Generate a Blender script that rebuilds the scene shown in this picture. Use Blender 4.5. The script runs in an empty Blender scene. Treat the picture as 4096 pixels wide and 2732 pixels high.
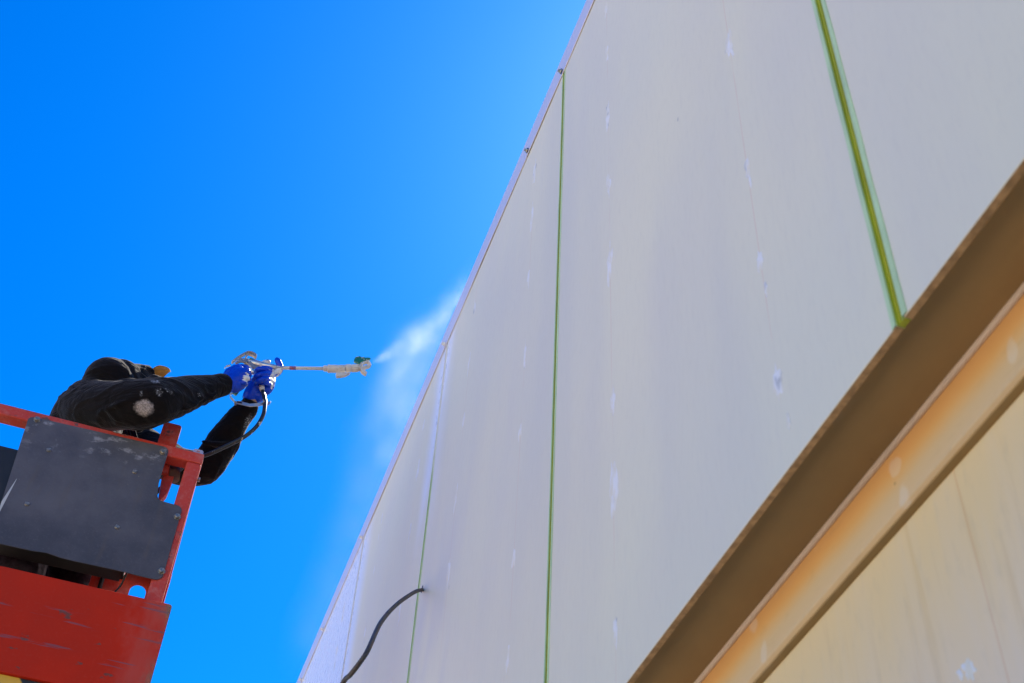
import bpy, bmesh, math, random
from mathutils import Vector, Matrix, noise
random.seed(7)
sc = bpy.context.scene
COL = sc.collection
R = math.radians

# ------------------------------------------------------------------ camera
H = 1.6                                   # eye height above the ground
FPX = 5217.0                              # focal length in photo pixels (4096 wide)
AX = Vector((0.94510683, -0.26460786, -0.19171791))
AY = Vector((-0.32367374, -0.67763687, -0.66033596))
AZ = Vector((0.04481496, 0.68614208, -0.72608585))
ROT = Matrix((AX, AY, AZ))
cam_d = bpy.data.cameras.new('camera')
cam = bpy.data.objects.new('camera', cam_d); COL.objects.link(cam)
M4 = ROT.to_4x4(); M4.translation = (0, 0, H); cam.matrix_world = M4
cam_d.sensor_width = 36.0; cam_d.lens = 36.0 * FPX / 4096.0
cam_d.clip_start = 0.05; cam_d.clip_end = 6000
cam_d.dof.use_dof = True; cam_d.dof.focus_distance = 6.3; cam_d.dof.aperture_fstop = 6.3
sc.camera = cam

# ------------------------------------------------------------------ sky, sun, exposure
SUN = Vector((0.37, 0.43, 0.77)).normalized()
sun_el = math.asin(SUN.z); sun_az = math.atan2(SUN.x, SUN.y)
w = bpy.data.worlds.new('World'); sc.world = w; w.use_nodes = True
nt = w.node_tree; nt.nodes.clear()
o_ = nt.nodes.new('ShaderNodeOutputWorld'); bg = nt.nodes.new('ShaderNodeBackground')
sky = nt.nodes.new('ShaderNodeTexSky'); sky.sky_type = 'NISHITA'; sky.sun_disc = False
sky.sun_elevation = sun_el; sky.sun_rotation = sun_az
sky.altitude = 300; sky.air_density = 1.0; sky.dust_density = 0.32; sky.ozone_density = 3.0
# a polarised-looking deep blue: one smooth map of the sky's own red and green shares, the same everywhere
def wm(op, a, b):
    n = nt.nodes.new('ShaderNodeMath'); n.operation = op
    for k, v in enumerate((a, b)):
        if isinstance(v, (int, float)): n.inputs[k].default_value = v
        else: nt.links.new(v, n.inputs[k])
    return n.outputs[0]
sp_ = nt.nodes.new('ShaderNodeSeparateColor'); nt.links.new(sky.outputs[0], sp_.inputs[0])
r0, g0, b0 = sp_.outputs[0], sp_.outputs[1], wm('MAXIMUM', sp_.outputs[2], 1e-4)
rs = wm('MULTIPLY', wm('POWER', wm('MAXIMUM', wm('SUBTRACT', wm('DIVIDE', r0, b0), 0.322), 0.0), 1.5), 1.25)
gs_ = wm('MAXIMUM', wm('SUBTRACT', wm('MULTIPLY', wm('DIVIDE', g0, b0), 1.52), 0.585), 0.05)
cb_ = nt.nodes.new('ShaderNodeCombineColor')
nt.links.new(wm('MULTIPLY', rs, b0), cb_.inputs[0]); nt.links.new(wm('MULTIPLY', gs_, b0), cb_.inputs[1]); nt.links.new(b0, cb_.inputs[2])
nt.links.new(cb_.outputs[0], bg.inputs[0])
bg.inputs[1].default_value = 0.13
nt.links.new(bg.outputs[0], o_.inputs[0])
sl = bpy.data.lights.new('sun', 'SUN'); sl.energy = 5.0; sl.angle = R(0.53); sl.color = (1.0, 0.91, 0.77)
so = bpy.data.objects.new('sun', sl); COL.objects.link(so)
so.rotation_euler = SUN.to_track_quat('Z', 'Y').to_euler(); so.location = (4, 8, 14)
sc.view_settings.view_transform = 'Standard'; sc.view_settings.look = 'None'
sc.view_settings.exposure = 1.0; sc.view_settings.gamma = 1.0
sc.cycles.use_denoising = True
sc.cycles.volume_step_rate = 0.8; sc.cycles.volume_bounces = 1
sc.cycles.max_bounces = 8; sc.cycles.diffuse_bounces = 5

# ------------------------------------------------------------------ where a photo pixel lies at a known depth
def ray(px, py):
    return ROT @ Vector((px - 2048.0, -(py - 1366.0), -FPX))
def at_y(px, py, y):
    r = ray(px, py); p = r * (y / r.y); p.z += H; return p
def at_x(px, py, x):
    r = ray(px, py); p = r * (x / r.x); p.z += H; return p
def c1(x, y, Y): return at_y(150 + x / 2.24, 1350 + y / 2.24, Y)        # worker detail
def dd(x, y, Y): return at_y(x * 1.74224, y * 1.74224, Y)               # whole picture

# ------------------------------------------------------------------ node helpers
class S:
    """a shader value with arithmetic"""
    def __init__(s, nt, sock): s.nt = nt; s.k = sock
    def _m(s, op, o, rev=False, clamp=False):
        n = s.nt.nodes.new('ShaderNodeMath'); n.operation = op; n.use_clamp = clamp
        a, b = (o, s) if rev else (s, o)
        for i, v in enumerate((a, b)):
            if v is None: continue
            if isinstance(v, S): s.nt.links.new(v.k, n.inputs[i])
            else: n.inputs[i].default_value = v
        return S(s.nt, n.outputs[0])
    def __add__(s, o): return s._m('ADD', o)
    __radd__ = __add__
    def __sub__(s, o): return s._m('SUBTRACT', o)
    def __rsub__(s, o): return s._m('SUBTRACT', o, True)
    def __mul__(s, o): return s._m('MULTIPLY', o)
    __rmul__ = __mul__
    def __truediv__(s, o): return s._m('DIVIDE', o)
    def pow(s, o): return s._m('POWER', o)
    def abs(s): return s._m('ABSOLUTE', None)
    def max(s, o): return s._m('MAXIMUM', o)
    def min(s, o): return s._m('MINIMUM', o)
    def clamp(s): return s._m('ADD', 0.0, clamp=True)
    def step(s, lo, hi):
        n = s.nt.nodes.new('ShaderNodeMapRange'); n.interpolation_type = 'SMOOTHSTEP'
        s.nt.links.new(s.k, n.inputs[0]); n.inputs[1].default_value = lo; n.inputs[2].default_value = hi
        if lo > hi:
            n.inputs[1].default_value = hi; n.inputs[2].default_value = lo
            n.inputs[3].default_value = 1; n.inputs[4].default_value = 0
        return S(s.nt, n.outputs[0])
class MT:
    """a procedural material under construction"""
    def __init__(m, name, rough=0.6, metal=0.0, spec=0.5):
        m.m = bpy.data.materials.new(name); m.m.use_nodes = True; m.nt = m.m.node_tree
        m.b = m.nt.nodes['Principled BSDF']; m.b.inputs['Roughness'].default_value = rough
        m.b.inputs['Metallic'].default_value = metal; m.b.inputs['Specular IOR Level'].default_value = spec
        tc = m.nt.nodes.new('ShaderNodeTexCoord'); m.co = tc.outputs['Object']
        sx = m.nt.nodes.new('ShaderNodeSeparateXYZ'); m.nt.links.new(m.co, sx.inputs[0])
        m.x, m.y, m.z = (S(m.nt, sx.outputs[i]) for i in range(3))
        oi = m.nt.nodes.new('ShaderNodeObjectInfo'); m.rnd = S(m.nt, oi.outputs['Random'])
    def noise(m, scale=5.0, sc3=(1, 1, 1), detail=4.0, rough=0.55, off=(0, 0, 0), dist=0.0):
        mp = m.nt.nodes.new('ShaderNodeMapping'); m.nt.links.new(m.co, mp.inputs[0])
        mp.inputs['Scale'].default_value = sc3; mp.inputs['Location'].default_value = off
        n = m.nt.nodes.new('ShaderNodeTexNoise'); m.nt.links.new(mp.outputs[0], n.inputs['Vector'])
        n.inputs['Scale'].default_value = scale; n.inputs['Detail'].default_value = detail
        n.inputs['Roughness'].default_value = rough; n.inputs['Distortion'].default_value = dist
        return S(m.nt, n.outputs['Fac'])
    def voro(m, scale, sc3=(1, 1, 1)):
        mp = m.nt.nodes.new('ShaderNodeMapping'); m.nt.links.new(m.co, mp.inputs[0])
        mp.inputs['Scale'].default_value = sc3
        n = m.nt.nodes.new('ShaderNodeTexVoronoi'); m.nt.links.new(mp.outputs[0], n.inputs['Vector'])
        n.inputs['Scale'].default_value = scale
        return S(m.nt, n.outputs['Distance'])
    def mix(m, f, a, b):
        n = m.nt.nodes.new('ShaderNodeMix'); n.data_type = 'RGBA'
        if isinstance(f, S): m.nt.links.new(f.k, n.inputs[0])
        else: n.inputs[0].default_value = f
        for i, v in ((6, a), (7, b)):
            if isinstance(v, tuple): n.inputs[i].default_value = (*v, 1)
            else: m.nt.links.new(v, n.inputs[i])
        return n.outputs[2]
    def color(m, c):
        if isinstance(c, tuple): m.b.inputs['Base Color'].default_value = (*c, 1)
        else: m.nt.links.new(c, m.b.inputs['Base Color'])
        return m
    def rough(m, s): m.nt.links.new(s.k, m.b.inputs['Roughness']); return m
    def metal(m, s): m.nt.links.new(s.k, m.b.inputs['Metallic']); return m
    def bump(m, h, strength=0.2, dist=0.01):
        n = m.nt.nodes.new('ShaderNodeBump'); n.inputs['Strength'].default_value = strength
        n.inputs['Distance'].default_value = dist; m.nt.links.new(h.k, n.inputs['Height'])
        m.nt.links.new(n.outputs[0], m.b.inputs['Normal']); return m
    def near(m, p, r):
        """distance to a point divided by the half sizes r"""
        q = None
        for s, c, k in zip((m.x, m.y, m.z), p, r):
            d = (s - c) / k; d = d * d; q = d if q is None else q + d
        return q.pow(0.5)

# ------------------------------------------------------------------ mesh helpers
def link(name, me, mat=None, parent=None):
    o = bpy.data.objects.new(name, me); COL.objects.link(o)
    if mat is not None:
        for m in (mat if isinstance(mat, (list, tuple)) else [mat]): me.materials.append(m)
    if parent is not None: o.parent = parent
    return o
def tag(o, label, cat=None, group=None, kind=None):
    o['label'] = label
    if cat: o['category'] = cat
    if group: o['group'] = group
    if kind: o['kind'] = kind
    return o
def thing(name, label, cat, loc=(0, 0, 0)):
    o = bpy.data.objects.new(name, None); COL.objects.link(o); o.empty_display_size = 0.2
    return tag(o, label, cat)
class MB:
    def __init__(s): s.v = []; s.f = []; s.mi = []; s.sm = []
    def add(s, vs, fs, mi=0, smooth=False):
        b = len(s.v); s.v += [tuple(v) for v in vs]
        for f in fs: s.f.append(tuple(b + i for i in f)); s.mi.append(mi); s.sm.append(smooth)
        return s
    def box(s, a, b, mi=0):
        (x0, y0, z0), (x1, y1, z1) = a, b
        vs = [(x, y, z) for z in (z0, z1) for y in (y0, y1) for x in (x0, x1)]
        return s.add(vs, [(0, 2, 3, 1), (4, 5, 7, 6), (0, 1, 5, 4), (2, 6, 7, 3), (0, 4, 6, 2), (1, 3, 7, 5)], mi)
    def prism(s, poly, ax, lo, hi, mi=0):
        """polygon in the two other axes, extruded along ax between lo and hi (world axes)"""
        n = len(poly)
        def P(u, v, t): return {'x': (t, u, v), 'y': (u, t, v), 'z': (u, v, t)}[ax]
        vs = [P(u, v, lo) for u, v in poly] + [P(u, v, hi) for u, v in poly]
        return s.add(vs, [tuple(range(n))[::-1], tuple(range(n, 2 * n))] + [(i, (i + 1) % n, n + (i + 1) % n, n + i) for i in range(n)], mi)
    def tube(s, pts, rad, n=10, cap='flat', mi=0, smooth=True, flat=None, up=None):
        """sweep along pts with radius per point; cap 'flat' or 'round'; flat=(k) squeezes the section along up"""
        pts = [Vector(p) for p in pts]
        if not isinstance(rad, (list, tuple)): rad = [rad] * len(pts)
        if cap == 'round':
            P2, R2 = [], []
            d0 = (pts[0] - pts[1]).normalized(); d1 = (pts[-1] - pts[-2]).normalized()
            for a in (85, 60, 30): P2.append(pts[0] + d0 * rad[0] * math.sin(R(a))); R2.append(rad[0] * math.cos(R(a)))
            P2 += pts; R2 += list(rad)
            for a in (30, 60, 85): P2.append(pts[-1] + d1 * rad[-1] * math.sin(R(a))); R2.append(rad[-1] * math.cos(R(a)))
            pts, rad = P2, R2
        m = len(pts); T = []
        for i in range(m):
            t = pts[min(i + 1, m - 1)] - pts[max(i - 1, 0)]; T.append(t.normalized())
        u = Vector(up) if up is not None else (Vector((0, 0, 1)) if abs(T[0].z) < 0.9 else Vector((1, 0, 0)))
        vs = []
        for i in range(m):
            u = (u - T[i] * u.dot(T[i])).normalized(); v = T[i].cross(u)
            k = 1.0 if flat is None else flat
            for j in range(n):
                a = 2 * math.pi * j / n
                vs.append(pts[i] + (u * math.cos(a) * k + v * math.sin(a)) * rad[i])
        fs = [(i * n + j, i * n + (j + 1) % n, (i + 1) * n + (j + 1) % n, (i + 1) * n + j) for i in range(m - 1) for j in range(n)]
        fs += [tuple(range(n))[::-1], tuple((m - 1) * n + j for j in range(n))]
        return s.add(vs, fs, mi, smooth)
    def ball(s, c, r, n=14, mi=0):
        c = Vector(c); r = Vector(r) if not isinstance(r, (int, float)) else Vector((r, r, r)); vs = []; fs = []
        m = n // 2
        for i in range(m + 1):
            t = math.pi * i / m
            for j in range(n):
                a = 2 * math.pi * j / n; st = max(math.sin(t), 0.01)
                vs.append((c.x + r.x * st * math.cos(a), c.y + r.y * st * math.sin(a), c.z + r.z * math.cos(t)))
        fs = [(i * n + j, (i + 1) * n + j, (i + 1) * n + (j + 1) % n, i * n + (j + 1) % n) for i in range(m) for j in range(n)]
        fs += [tuple(range(n)), tuple(m * n + j for j in range(n))[::-1]]
        return s.add(vs, fs, mi, True)
    def strap(s, pts, width, thick, wdir=(0, 1, 0), mi=0):
        """flat bar bent along pts; its width runs along wdir"""
        pts = [Vector(p) for p in pts]; W = Vector(wdir).normalized(); m = len(pts); vs = []
        for i in range(m):
            t = (pts[min(i + 1, m - 1)] - pts[max(i - 1, 0)]).normalized(); n = t.cross(W).normalized()
            for a, b in ((-1, -1), (1, -1), (1, 1), (-1, 1)):
                vs.append(pts[i] + W * (a * width / 2) + n * (b * thick / 2))
        fs = [(i * 4 + j, i * 4 + (j + 1) % 4, i * 4 + 4 + (j + 1) % 4, i * 4 + 4 + j) for i in range(m - 1) for j in range(4)]
        fs += [(3, 2, 1, 0), tuple((m - 1) * 4 + j for j in range(4))]
        return s.add(vs, fs, mi)
    def mesh(s, name='m', bevel=0.0, seg=2, ang=35):
        me = bpy.data.meshes.new(name); me.from_pydata(s.v, [], s.f)
        me.polygons.foreach_set('material_index', s.mi); me.polygons.foreach_set('use_smooth', s.sm)
        bm = bmesh.new(); bm.from_mesh(me); bmesh.ops.recalc_face_normals(bm, faces=bm.faces)
        if bevel > 0:
            es = [e for e in bm.edges if len(e.link_faces) == 2 and e.calc_face_angle(0) > R(ang)]
            bmesh.ops.bevel(bm, geom=es, offset=bevel, segments=seg, affect='EDGES', profile=0.6, clamp_overlap=True)
        bm.to_mesh(me); bm.free()
        return me
    def build(s, name, mat, parent=None, bevel=0.0, seg=2):
        return link(name, s.mesh(name, bevel, seg), mat, parent)
def rounded(x0, z0, x1, z1, r, n=5, which=(1, 1, 1, 1)):
    """rounded rectangle, corners bl br tr tl"""
    out = []
    for k, (cx, cz, a0, sx, sz) in enumerate(((x0, z0, 180, 1, 1), (x1, z0, 270, -1, 1), (x1, z1, 0, -1, -1), (x0, z1, 90, 1, -1))):
        if not which[k]: out.append((cx, cz)); continue
        for i in range(n + 1):
            a = R(a0 + 90 * i / n); out.append((cx + sx * r + r * math.cos(a), cz + sz * r + r * math.sin(a)))
    return out
def catmull(pts, k=4):
    pts = [Vector(p) for p in pts]; out = []
    for i in range(len(pts) - 1):
        a, b, c, d = pts[max(i - 1, 0)], pts[i], pts[i + 1], pts[min(i + 2, len(pts) - 1)]
        for j in range(k):
            t = j / k
            out.append(0.5 * ((2 * b) + (c - a) * t + (2 * a - 5 * b + 4 * c - d) * t * t + (3 * b - a - 3 * c + d) * t ** 3))
    return out + [pts[-1]]
def lerpl(v, k):
    out = []
    for i in range(len(v) - 1): out += [v[i] + (v[i + 1] - v[i]) * j / k for j in range(k)]
    return out + [v[-1]]
def limb(mb, seq, n=14, k=4, flat=None, up=None):
    """seq of (point, radius): a rounded tapered limb"""
    p = catmull([a for a, _ in seq], k); r = lerpl([b for _, b in seq], k)
    mb.tube(p, r, n, 'round', flat=flat, up=up)
def remesh(mb, voxel, smooth=6, cut=None, fac=0.5):
    """union of overlapping closed pieces as one continuous smooth surface"""
    me = mb.mesh('union'); o = link('union', me)
    md = o.modifiers.new('r', 'REMESH'); md.mode = 'VOXEL'; md.voxel_size = voxel
    if smooth:
        sm = o.modifiers.new('s', 'SMOOTH'); sm.factor = fac; sm.iterations = smooth
    tmp = []
    if cut is not None:
        co = link('cut', cut.mesh('cut')); tmp.append(co)
        b = o.modifiers.new('b', 'BOOLEAN'); b.operation = 'DIFFERENCE'; b.object = co; b.solver = 'EXACT'
    dg = bpy.context.evaluated_depsgraph_get()
    res = bpy.data.meshes.new_from_object(o.evaluated_get(dg)); res.materials.clear()
    for t in [o] + tmp: bpy.data.objects.remove(t)
    for p in res.polygons: p.use_smooth = True
    return res
def disp(me, fn):
    """push every vertex along its normal by fn(co)"""
    ns = [v.normal.copy() for v in me.vertices]
    for v, n in zip(me.vertices, ns): v.co += n * fn(v.co, n)
    me.update()

# ================================================================== materials
def m_plain(name, col, rough=0.5, metal=0.0, var=0.12, scale=20, bump=0.0):
    m = MT(name, rough, metal); n = m.noise(scale)
    a = tuple(c * (1 - var) for c in col); b = tuple(min(1, c * (1 + var)) for c in col)
    m.color(m.mix(n.step(0.3, 0.7), a, b))
    if bump: m.bump(m.noise(scale * 6), bump, 0.003)
    return m.m

JOINTS = [-2.31, -0.565, 1.181, 2.901, 4.655, 6.42, 8.18, 9.92, 11.67, 13.41, 15.15]
YBK = 4.63; GAP = 0.023; XW = 1.0; Z0 = 1.60 + H; Z1 = 5.02 + H

def wall_mat():
    m = MT('primed_panel', 0.5, 0, 0.5)
    big = m.noise(0.55, detail=2); mid = m.noise(2.2, (1, 1, 0.35), 5); fine = m.noise(60, (1, 1, 0.25), 3)
    c = m.mix(big.step(0.35, 0.65), (0.822, 0.772, 0.575), (0.775, 0.742, 0.585))
    c = m.mix(mid.step(0.35, 0.75) * 0.4, c, (0.70, 0.655, 0.585))
    c = m.mix(fine.step(0.45, 0.8) * 0.14, c, (0.60, 0.57, 0.53))
    streak = m.noise(9, (1, 1, 0.05), 4, 0.6)
    gr_ = m.noise(260, detail=2); c = m.mix(gr_.step(0.52, 0.75) * 0.10, c, (0.62, 0.585, 0.47))
    c = m.mix(streak.step(0.58, 0.8) * 0.12, c, (0.64, 0.62, 0.60))
    smd = m.noise(1.6, (1, 1, 0.13), 3, 0.5, off=(7, 3, 0)); c = m.mix(smd.step(0.46, 0.72) * 0.34, c, (0.60, 0.585, 0.55))
    # blue-grey patches, stronger towards the bottom of the third panel
    blue_grey = m.noise(1.1, (1, 1, 0.5), 3, off=(3, 1, 2))
    c = m.mix(blue_grey.step(0.45, 0.68) * (m.z).step(5.6, 4.3) * m.y.step(3.2, 3.9) * 0.8, c, (0.52, 0.51, 0.60))
    # fresh white coat already sprayed on the far joints and the panels past them
    wob = (m.noise(3.0, (1, 1, 0.6), 4) - 0.5) * 0.10
    n2 = m.noise(14, (1, 1, 0.2), 4)
    def band(yj, lo, hi, wdt):
        return ((m.y - yj).abs() + wob).step(wdt, wdt * 0.1)
    b1 = band(4.655, 0, 0, 0.26) * (m.z + wob * 3).step(5.05, 5.65) * (0.35 + 0.65 * (m.y + (m.z - 5.9) * 0.25).step(4.60, 4.72)).clamp()
    b2 = band(6.42, 0, 0, 0.34)
    b3 = (m.y + wob * 2).step(6.25, 6.55)
    fresh = b1.max(b2).max(b3)
    fresh = fresh * (n2.step(0.1, 0.6) * 0.08 + 0.92)
    c = m.mix(fresh, c, (0.90, 0.89, 0.90))
    m.rough(0.50 - fresh * 0.22 + (fine - 0.5) * 0.2)
    # chalk line of the fixing rows
    ln = None
    for yj in JOINTS[1:7]:
        for o in (0.385, 1.231, ):
            dy = 0.36 if yj > 2.8 and o < 1 else o
            d = ((m.y + (m.z - 4) * 0.002) - (yj + dy)).abs().step(0.0022, 0.0008); ln = d if ln is None else ln.max(d)
    ln = ln * m.noise(2.5, (1, 1, 1), 3, off=(5, 5, 5)).step(0.42, 0.6) * (1 - fresh)
    c = m.mix(ln * 0.45, c, (0.72, 0.42, 0.32))
    # small scuffs
    v = m.voro(5.5, (1, 1, 0.45)); sp = v.step(0.035, 0.015) * m.noise(2.0, off=(9, 0, 0)).step(0.5, 0.6)
    c = m.mix(sp * 0.45, c, (0.22, 0.23, 0.26))
    m.color(c)
    m.bump((fine + mid * 1.5 + gr_ * 0.3) * (1 - fresh), 0.06, 0.004)
    return m.m
M_WALL = wall_mat()
M_EDGE = m_plain('cut_board_edge', (0.46, 0.30, 0.15), 0.8, var=0.25, scale=45, bump=0.3)
def ledge_mat(name, a, b, st):
    m = MT(name, 0.6, 0, 0.3)
    n = m.noise(1.4, (1, 1, 1), 4); f = m.noise(35, (1, 0.3, 1), 3); g = m.noise(7, (1, 0.4, 1), 4, 0.6, off=(4, 2, 1))
    c = m.mix(n.step(0.3, 0.7), a, b); c = m.mix(f.step(0.5, 0.8) * 0.2, c, tuple(x * 0.7 for x in a))
    c = m.mix(g.step(0.58, 0.74) * st, c, (0.72, 0.66, 0.60)); gg = m.noise(3.3, (1, 0.6, 1), 4, off=(8, 8, 1)); c = m.mix(gg.step(0.5, 0.75) * 0.45, c, tuple(x * 0.6 for x in a))
    v = m.voro(9).step(0.05, 0.02) * m.noise(3, off=(1, 9, 0)).step(0.5, 0.55)
    c = m.mix(v * 0.6, c, (0.14, 0.09, 0.05))
    m.color(c); m.bump(n + f * 0.3, 0.15, 0.004); return m.m
M_WASH = ledge_mat('pale_wash_smear', (0.80, 0.64, 0.46), (0.80, 0.58, 0.34), 0.3)
M_SOFFIT = ledge_mat('ochre_soffit', (0.40, 0.275, 0.125), (0.33, 0.24, 0.12), 0.10)
def cove_mat():
    m = MT('stained_cove_paint_with_bounce', 0.6, 0, 0.3)
    n = m.noise(2.0, (1, 0.6, 1), 4); f = m.noise(45, (1, 0.4, 1), 4); g = m.noise(8, (1, 0.5, 1), 5, 0.6, off=(4, 2, 1))
    c = m.mix(n.step(0.3, 0.7), (0.82, 0.60, 0.33), (0.78, 0.58, 0.34))
    c = m.mix((m.z + (g - 0.5) * 0.05).step(H + 1.535, H + 1.60) * 0.65, c, (0.85, 0.46, 0.12))      # warm bounce off the soffit, painted into the top of the cove
    g2 = m.noise(24, (1, 0.7, 0.7), 4, 0.6)
    for px_, py_, ry, rz in ((3610, 1985, 0.020, 0.034), (3575, 1865, 0.022, 0.022), (3050, 2610, 0.018, 0.034), (3010, 2500, 0.024, 0.022), (4040, 1400, 0.016, 0.03)):
        q = at_x(px_, py_, (Z0 + 0.030 - H) / 1.3975); d = m.near(q, (0.05, ry, rz)) + (g2 - 0.5) * 1.6; c = m.mix(d.step(1.0, 0.55) * 0.5, c, (0.84, 0.74, 0.62))
    c = m.mix(g.step(0.60, 0.72) * 0.2, c, (0.84, 0.74, 0.62)); c = m.mix(f.step(0.55, 0.8) * 0.15, c, (0.5, 0.34, 0.18))
    v = m.voro(11).step(0.05, 0.02) * m.noise(3, off=(1, 9, 0)).step(0.5, 0.55); c = m.mix(v * 0.6, c, (0.2, 0.12, 0.06))
    m.color(c); m.bump(n + f * 0.4, 0.2, 0.004); return m.m
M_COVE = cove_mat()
M_BEAD = ledge_mat('bead_painted_highlight', (0.84, 0.74, 0.62), (0.78, 0.68, 0.57), 0.2)  # paler than the cove: the highlight along the bead is painted in
def lower_mat():
    m = MT('stained_lower_wall', 0.65, 0, 0.3)
    n = m.noise(1.5, detail=4); drip = m.noise(13, (1, 1, 0.07), 4, 0.6); f = m.noise(50, (1, 1, 0.3), 3)
    h = m.z; d2 = m.noise(26, (1, 1, 0.05), 4, 0.6, off=(1, 4, 0))
    c = m.mix(n.step(0.35, 0.7), (0.82, 0.70, 0.58), (0.76, 0.66, 0.56))
    top = h.step(2.45, 3.05)
    c = m.mix((top * 0.95 + (drip - 0.5) * 0.9 * top.step(0, 0.25)).clamp(), c, (0.86, 0.66, 0.36))
    c = m.mix(d2.step(0.56, 0.74) * h.step(1.9, 2.75) * 0.28, c, (0.62, 0.40, 0.14))
    c = m.mix(f.step(0.5, 0.8) * 0.12, c, (0.4, 0.36, 0.3))
    ln = (m.y + (m.z - 2.6) * 0.003 - 1.37).abs().step(0.0024, 0.0008)
    c = m.mix(ln * 0.4, c, (0.70, 0.38, 0.18))
    m.color(c); m.bump(f + n, 0.15, 0.004); return m.m
M_LOWER = lower_mat()
def coping_mat():
    m = MT('lilac_coping_paint', 0.34, 0.15, 0.5)
    n = m.noise(3, (1, 0.6, 1), 3); f = m.noise(90, detail=2)
    c = m.mix(n.step(0.3, 0.7), (0.67, 0.66, 0.76), (0.72, 0.70, 0.79)); c = m.mix(f.step(0.6, 0.8) * 0.15, c, (0.5, 0.48, 0.5))
    m.color(c); m.bump(n, 0.1, 0.01); return m.m
M_COPING = coping_mat()
def tape_mat(name, col, painted):
    m = MT(name, 0.42, 0, 0.5)
    n = m.noise(30, (1, 1, 0.15), 4); k = m.noise(4, (1, 1, 1), 3)
    c = m.mix(n.step(0.3, 0.75), tuple(x * 0.85 for x in col), tuple(min(1, x * 1.12) for x in col))
    c = m.mix(k.step(0.62, 0.8) * 0.25, c, (0.72, 0.70, 0.64))
    if painted:
        e = 5.65 if painted == 1 else -10
        p = (m.z + (k - 0.5) * 0.5).step(e - 0.2, e + 0.35) * (n.step(0.15, 0.4) * 0.25 + 0.75)
        c = m.mix(p, c, (0.82, 0.80, 0.74) if 'channel' not in name else (0.72, 0.70, 0.56))
    m.color(c); m.bump(n, 0.2, 0.002); return m.m
MINT = (0.53, 0.70, 0.37); OLIVE = (0.37, 0.42, 0.012)
M_MINT = [tape_mat('mint_tape', MINT, 0), tape_mat('mint_tape_half_painted', MINT, 1), tape_mat('mint_tape_painted', MINT, 2)]
M_OLIVE = [tape_mat('olive_channel', OLIVE, 0), tape_mat('olive_channel_half_painted', OLIVE, 1), tape_mat('olive_channel_painted', OLIVE, 2)]
def patch_mat():
    m = MT('filler_smear', 0.55, 0, 0.4)
    n = m.noise(45, (1, 1, 0.3), 4, 0.65); k = m.noise(18, (1, 1, 0.4), 3)
    e = m.noise(70, (1, 1, 0.35), 4, 0.7, off=(2, 2, 2)); c = m.mix(n.step(0.38, 0.62), (0.78, 0.74, 0.62), (0.83, 0.83, 0.85)); c = m.mix(e.step(0.56, 0.70) * 0.6, c, (0.60, 0.64, 0.72)); c = m.mix(k.step(0.60, 0.68) * 0.7, c, (0.34, 0.36, 0.40))
    m.color(c); m.bump(n, 0.5, 0.002); return m.m
M_PATCH = patch_mat()
def red_mat(name='red_lift_paint', base=(0.58, 0.055, 0.030), dust=0.35):
    m = MT(name, 0.42, 0, 0.3)
    n = m.noise(3, detail=4); f = m.noise(70, detail=4, rough=0.65); chip = m.noise(22, detail=5, rough=0.62, off=(2, 7, 1)); zone = m.noise(3.2, detail=2, off=(6, 2, 8))
    c = m.mix(n.step(0.3, 0.7), base, (base[0] * 0.86, base[1] * 0.9, base[2]))
    c = m.mix(f.step(0.45, 0.8) * dust, c, (0.52, 0.20, 0.17)); dd_ = m.noise(11, detail=5, rough=0.65, off=(5, 5, 5)); c = m.mix(dd_.step(0.5, 0.72) * 0.4, c, (0.55, 0.26, 0.22))
    ch = chip.step(0.58, 0.61) * zone.step(0.46, 0.56)
    c = m.mix(ch * 0.85, c, (0.09, 0.075, 0.065))
    m.color(c); m.rough(0.38 + f * 0.2); m.bump(f * 0.4 - ch, 0.25, 0.003); return m.m
M_RED = red_mat()
def toe_mat():
    m = MT('scuffed_red_panel_paint', 0.42, 0, 0.10)
    n = m.noise(2.5, detail=4); f = m.noise(80, detail=4); g = m.noise(9, (1.6, 1, 0.7), 4, off=(1, 0, 4))
    c = m.mix(n.step(0.3, 0.7), (0.58, 0.026, 0.007), (0.47, 0.026, 0.010)); c = m.mix(f.step(0.5, 0.8) * 0.12, c, (0.45, 0.12, 0.09))
    ed = (m.x + (g - 0.5) * 0.40).step(-0.20, 0.02); c = m.mix(ed * 0.35, c, (0.44, 0.15, 0.13))
    ed2 = (m.x + (g - 0.5) * 0.10).step(-0.045, 0.0); c = m.mix(ed2 * g.step(0.4, 0.6) * 0.75, c, (0.20, 0.16, 0.11))
    sp = m.noise(13, (0.7, 1, 1.6), 4, 0.6, off=(8, 3, 0)).step(0.64, 0.68); c = m.mix(sp * 0.75, c, (0.10, 0.07, 0.06))
    scr = m.noise(6, (0.35, 1, 6), 4, 0.5, off=(2, 2, 2)).step(0.64, 0.67); c = m.mix(scr * 0.6, c, (0.16, 0.10, 0.13))
    m.color(c); m.rough(0.5 + f * 0.2); m.bump(f * 0.3 - sp, 0.2, 0.003); return m.m
M_TOE = toe_mat()
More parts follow.
